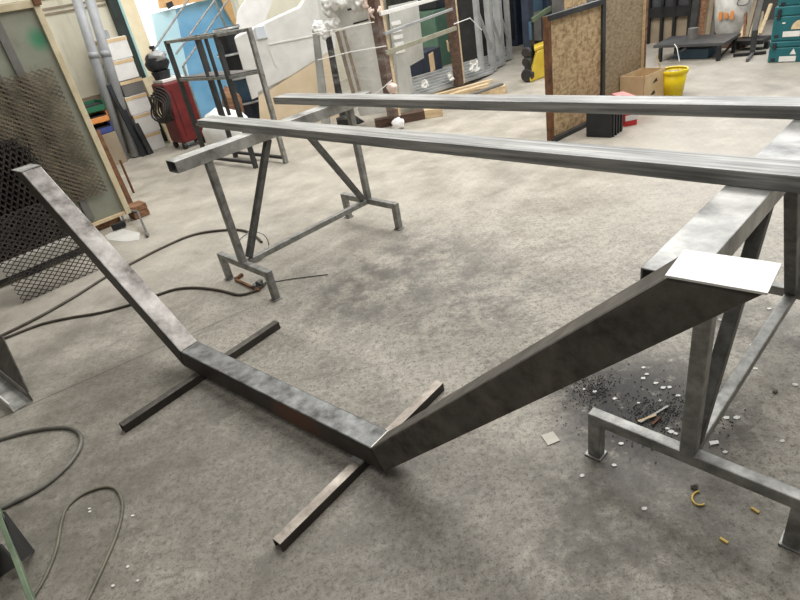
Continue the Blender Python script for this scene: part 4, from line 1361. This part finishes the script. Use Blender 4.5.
# ------------------------------------------------------------------ right background: low black table, panes, timber, bag, stand, teal cases
T0, T1 = at(660, 62), at(718, 61)
TD = (T1 - T0).normalized()
TN = Vector((-TD.y, TD.x, 0))
if TN.dot(T0) < 0:
    TN = -TN
k = thing('low_steel_table', 'low black steel table standing before the dark panes', 'table', (T0 + T1) / 2)
tz = 0.17
MB().prism([lift(T0, tz) - TD * 0.1, lift(T1, tz) + TD * 0.05, lift(T1, tz + 0.02) + TD * 0.05 + TN * 0.48, lift(T0, tz + 0.02) - TD * 0.1 + TN * 0.48], (0, 0, 0.035)).build('table_top', simple('worn_black_top', srgb(52, 52, 54), srgb(80, 80, 80), 4, 0.45), k, 0.003)
for p in (T0, T1, T0 + TN * 0.44, T1 + TN * 0.44):
    MB().bar(lift(p, 0.0), lift(p, tz), 0.04, 0.04, TD).build('leg', black_metal, k, 0.003)
MB().bar(lift(T1, 0.02) + TN * 0.02, lift(T1, tz - 0.01) + TN * 0.5, 0.02, 0.02).build('brace', black_metal, k)
MB().bar(lift(T0, 0.03) + TD * 0.1, lift(T0, tz - 0.01) + TD * 0.32, 0.02, 0.02).build('brace', dark_metal, k)
tag(MB().box(T0 + TN * 0.3 + TD * 0.32 + Vector((0, 0, 0.06)), (0.42, 0.3, 0.12), math.atan2(TD.y, TD.x)).build('blue_case', slate_blue, None, 0.01), 'dark blue case under the low black table', 'case')
q = T0 + TN * 0.30 + TD * 0.26
tag(MB().cyl(lift(q, tz + 0.04), lift(q, tz + 0.17), 0.065, 0.06).build('metal_can', grey_board, None, 0.004), 'grey can standing on the low black table', 'can')
tag(MB().tube([T0 + TD * 0.18 - TN * 0.02 + Vector((0, 0, tz + 0.045)), T0 + TD * 0.22 - TN * 0.03 + Vector((0, 0, tz)), T0 + TD * 0.27 - TN * 0.04 + Vector((0, 0, 0.01))], 0.006, 6).build('white_string', white_foam), 'white string hanging from the edge of the low black table', 'string')
# dark panes with bars
pk = thing('dark_pane_rack', 'rack of dark panes with upright bars behind the low black table', 'rack', T0 + TN * 1.3)
pb = lift(onplane(643, 45, T0 + TN * 1.3, TN), 0)
PL = (onplane(694, 40, T0 + TN * 1.3, TN) - pb).dot(TD)
MB().prism([lift(pb, 0.42), lift(pb, 0.42) + TD * PL, lift(pb, 1.6) + TD * PL, lift(pb, 1.6)], TN * 0.03).build('pane', glass_dark, pk)
MB().prism([lift(pb, 0.0) + TN * 0.0, lift(pb, 0.0) + TD * PL, lift(pb, 0.42) + TD * PL, lift(pb, 0.42)], TN * 0.03).build('lower_panel', tan_board, pk)
for s_ in (0.12, 0.38, 0.62, 0.9):
    MB().bar(lift(pb, 0.0) + TD * s_ * PL - TN * 0.03, lift(pb, 1.6) + TD * s_ * PL - TN * 0.03, 0.05, 0.04, TD).build('upright_bar', black_metal, pk, 0.003)
MB().bar(lift(pb, 0.42) - TN * 0.03, lift(pb, 0.42) - TN * 0.03 + TD * PL, 0.04, 0.14).build('rail', black_metal, pk, 0.003)
# upright boards
for i, (x, w_, m_, l) in enumerate(((692, 0.12, dark_metal, 'dark grey plank standing at the right end of the dark panes'), (699, 0.14, rust_wood, 'brown plank standing third from the white bag'), (706, 0.10, tan_board, 'tan plank standing second from the white bag'), (711, 0.06, grey_board, 'narrow grey plank standing next to the white bag'))):
    q = onplane(x, 40, T0 + TN * 0.98, TN)
    q = lift(q, 0.0)
    tag(MB().prism([q - TD * w_ / 2, q + TD * w_ / 2, q + TD * w_ / 2 + TN * 0.16 + Vector((0, 0, 1.6)), q - TD * w_ / 2 + TN * 0.16 + Vector((0, 0, 1.6))], TN * 0.025).build('plank', m_), l, 'plank', 'planks standing by the white bag')
# white bag with offcuts
bg = onplane(731, 40, T0 + TN * 0.95, TN)
bg = lift(bg, 0.12)
k = thing('white_bag', 'white woven bag with an orange print, full of timber offcuts', 'bag', bg)
bz_ = 0.52
bagm = MB()
n_ = 20
prof = [(0.17, 0), (0.22, 0.06), (0.23, 0.25), (0.245, bz_), (0.235, bz_), (0.2, 0.1), (0.0, 0.08)]
pts = []
for r_, z_ in prof:
    for i in range(n_):
        a_ = 2 * math.pi * i / n_
        rr = r_ * (1 + 0.06 * math.sin(3 * a_ + z_ * 9))
        pts.append(bg + TD * (rr * math.cos(a_)) + TN * (rr * 0.75 * math.sin(a_)) + Vector((0, 0, z_)))
bagm.add(pts, [(kk * n_ + i, kk * n_ + (i + 1) % n_, (kk + 1) * n_ + (i + 1) % n_, (kk + 1) * n_ + i) for kk in range(len(prof) - 1) for i in range(n_)])
bagm.build('bag_body', simple('grubby_white_bag', srgb(176, 174, 168), srgb(216, 214, 208), 7, 0.7), k, 0, True)
for i in range(3):
    MB().box(bg - TN * 0.195 + TD * (-0.09 + 0.07 * i) + Vector((0, 0, 0.27)), (0.045, 0.012, 0.10 if i != 1 else 0.07), math.atan2(TD.y, TD.x)).build('orange_print', orange_plastic, k, 0.004)
MB().tube(smooth_path([bg + TD * 0.13 - TN * 0.17 + Vector((0, 0, bz_ - 0.02)), bg + TD * 0.1 - TN * 0.2 + Vector((0, 0, bz_ - 0.13)), bg + TD * 0.2 - TN * 0.15 + Vector((0, 0, bz_ - 0.14)), bg + TD * 0.21 - TN * 0.1 + Vector((0, 0, bz_ - 0.02))], 5), 0.008, 6).build('handle', grey_board, k)
tag(slab := MB().box(lift(bg, 0.06), (0.5, 0.42, 0.12), math.atan2(TD.y, TD.x)).build('bag_plinth', dark_wood, None, 0.005), 'dark timber block under the white bag', 'block')
for i in range(7):
    a_ = random.uniform(-0.13, 0.13)
    c_ = random.uniform(-0.09, 0.09)
    p = bg + TD * a_ + TN * c_ + Vector((0, 0, 0.12))
    tag(MB().bar(p, p + TD * random.uniform(-0.08, 0.08) + TN * random.uniform(-0.03, 0.06) + Vector((0, 0, 0.55 + random.uniform(0.0, 0.3))), 0.04, 0.025, TN).build('timber_offcut', random.choice((pale_wood, cream_wood, rust_wood)), None, 0.002), 'timber offcut sticking up out of the white bag', 'timber offcut', 'offcuts in the white bag')
# leaning laths right of the bag
laths = ((740, 41, 752, 8, pale_wood, 0.045), (744, 40, 747, -8, rust_wood, 0.03), (746, 38, 757, -6, tan_board, 0.05), (751, 38, 756, 8, cream_wood, 0.04), (753, 36, 763, -8, grey_board, 0.06), (757, 36, 762, 12, cream_wood, 0.04), (760, 34, 771, 4, pale_wood, 0.04))
for i, (x, y, tx, ty, m_, w_) in enumerate(laths):
    b_ = onplane(x, y, T0 + TN * 0.72, TN)
    b_.z = max(b_.z, 0.13)
    t_ = onplane(tx, ty, T0 + TN * (0.95), TN)
    tag(MB().bar(b_, t_, w_, 0.025, TN).build('timber_lath', m_, None, 0.002), 'timber lath leaning between the white bag and the teal cases', 'timber lath', 'laths leaning by the teal cases')
lr = thing('lath_support', 'low dark steel ledge under the laths beside the teal cases', 'ledge', at(752, 45))
le = onplane(738, 42, T0 + TN * 0.66, TN)
lf = onplane(768, 36, T0 + TN * 0.66, TN)
MB().bar(lift(le, 0.10), lift(lf, 0.10), 0.30, 0.05).build('ledge_plate', black_metal, lr, 0.004)
for p in (le, lf):
    MB().bar(lift(p, 0), lift(p, 0.08), 0.05, 0.05, TD).build('ledge_leg', black_metal, lr)
# T-foot stand
s0 = at(748, 61)
k = thing('t_foot_stand', 'dark steel stand with a T foot left of the teal cases', 'stand', s0)
MB().bar(at(747, 62) + Vector((0, 0, 0.02)), at(753, 55) + Vector((0, 0, 0.02)), 0.03, 0.035).build('foot', trest_dark, k, 0.003)
MB().bar(at(733, 57) + Vector((0, 0, 0.02)), at(766, 54) + Vector((0, 0, 0.02)), 0.04, 0.03).build('foot', black_metal, k, 0.003)
q = at(752, 55)
MB().bar(lift(q, 0.03), above(q, 753, 30), 0.05, 0.05, TD).build('post', dark_metal, k, 0.003)

# teal cases
t0, t1 = at(767, 63), at(801, 62)
tdir = (t1 - t0).normalized()
tn = Vector((-tdir.y, tdir.x, 0))
if tn.dot(t0) < 0:
    tn = -tn
zs = [0.0]
zs.append(above(t0, 768, 42).z)
zs.append(zs[1] + 0.35)
zs.append(zs[2] + 0.16)
names = ('teal plastic tool case on the floor, bottom of the stack at the right edge', 'teal plastic tool case, middle of the stack at the right edge', 'teal plastic tool case, top of the stack at the right edge')
for i in range(3):
    z0_, z1_ = zs[i], zs[i + 1]
    b_ = t0 + tdir * (0.0 if i != 2 else 0.02)
    hh = z1_ - z0_
    k = thing('tool_case', names[i], 'tool case', lift(b_ + tdir * 0.2 + tn * 0.15, z0_), 'teal tool cases')
    rzt = math.atan2(tdir.y, tdir.x)
    ctr = b_ + tdir * 0.22 + tn * 0.16
    MB().box(lift(ctr, z0_ + hh * 0.36), (0.44, 0.32, hh * 0.72 - 0.004), rzt).build('case_body', teal_plastic, k, 0.012)
    MB().box(lift(ctr, z0_ + hh * 0.86), (0.445, 0.325, hh * 0.28 - 0.002), rzt).build('case_lid', teal_plastic, k, 0.012)
    for s_ in (0.05, 0.40):
        MB().box(lift(b_ + tdir * s_ - tn * 0.006, z0_ + hh * 0.78), (0.035, 0.02, hh * 0.28), rzt).build('latch', black_plastic, k, 0.004)
    MB().box(lift(b_ + tdir * 0.05 - tn * 0.002, z0_ + hh * 0.15), (0.04, 0.012, 0.03), rzt).build('clip', black_plastic, k, 0.003)
    if i < 2:
        MB().box(lift(b_ + tdir * 0.19 - tn * 0.002, z0_ + hh * (0.17 if i == 0 else 0.20)), (0.16, 0.006, 0.055), rzt).build('white_label', white_card, k)
        if i == 0:
            q = lift(b_ + tdir * 0.235 - tn * 0.002, z0_ + hh * 0.38)
            MB().prism([q - tdir * 0.03, q + tdir * 0.03, q + Vector((0, 0, 0.06))], -tn * 0.004).build('warning_mark', white_card, k)
        else:
            q = lift(b_ + tdir * 0.25 - tn * 0.002, z0_ + hh * 0.33)
            MB().prism([q + tdir * (0.07 * math.cos(a_)) + Vector((0, 0, 0.09 * abs(math.sin(a_)))) for a_ in [math.pi * j / 10 for j in range(11)]], -tn * 0.004).build('round_label', pale_wood, k)
            MB().box(lift(b_ + tdir * 0.105 - tn * 0.002, z0_ + hh * 0.52), (0.03, 0.006, 0.012), rzt).build('logo_mark', white_card, k)
# dark clutter against the right wall so the back of the hall is not bare
for i, (u_, v_, su, sv, h_, m_, l) in enumerate(((9.8, 5.4, 0.6, 1.4, 1.5, black_metal, 'black steel shelving far back right of the yellow stacker'), (9.9, 3.6, 0.6, 1.6, 1.6, dark_metal, 'dark grey steel cabinet against the far wall behind the strand board'), (10.1, 6.9, 0.7, 1.0, 1.7, navy, 'navy steel cabinet in the far corner behind the pallet stacker'), (9.2, 8.2, 1.2, 0.6, 1.2, dark_metal, 'dark steel workbench cabinet at the far end of the cream wall'))):
    k = thing('steel_cabinet', l, 'cabinet', uv(u_, v_))
    MB().box(uv(u_, v_, h_ / 2), (su, sv, h_), rz_).build('body', m_, k, 0.01)
    MB().box(uv(u_ - su / 2 - 0.01 if i < 3 else u_, v_ if i < 3 else v_ - 0.31, h_ * 0.5), (0.02 if i < 3 else su * 0.9, sv * 0.9 if i < 3 else 0.02, h_ * 0.85), rz_).build('door', black_metal if i else grey_board, k, 0.004)
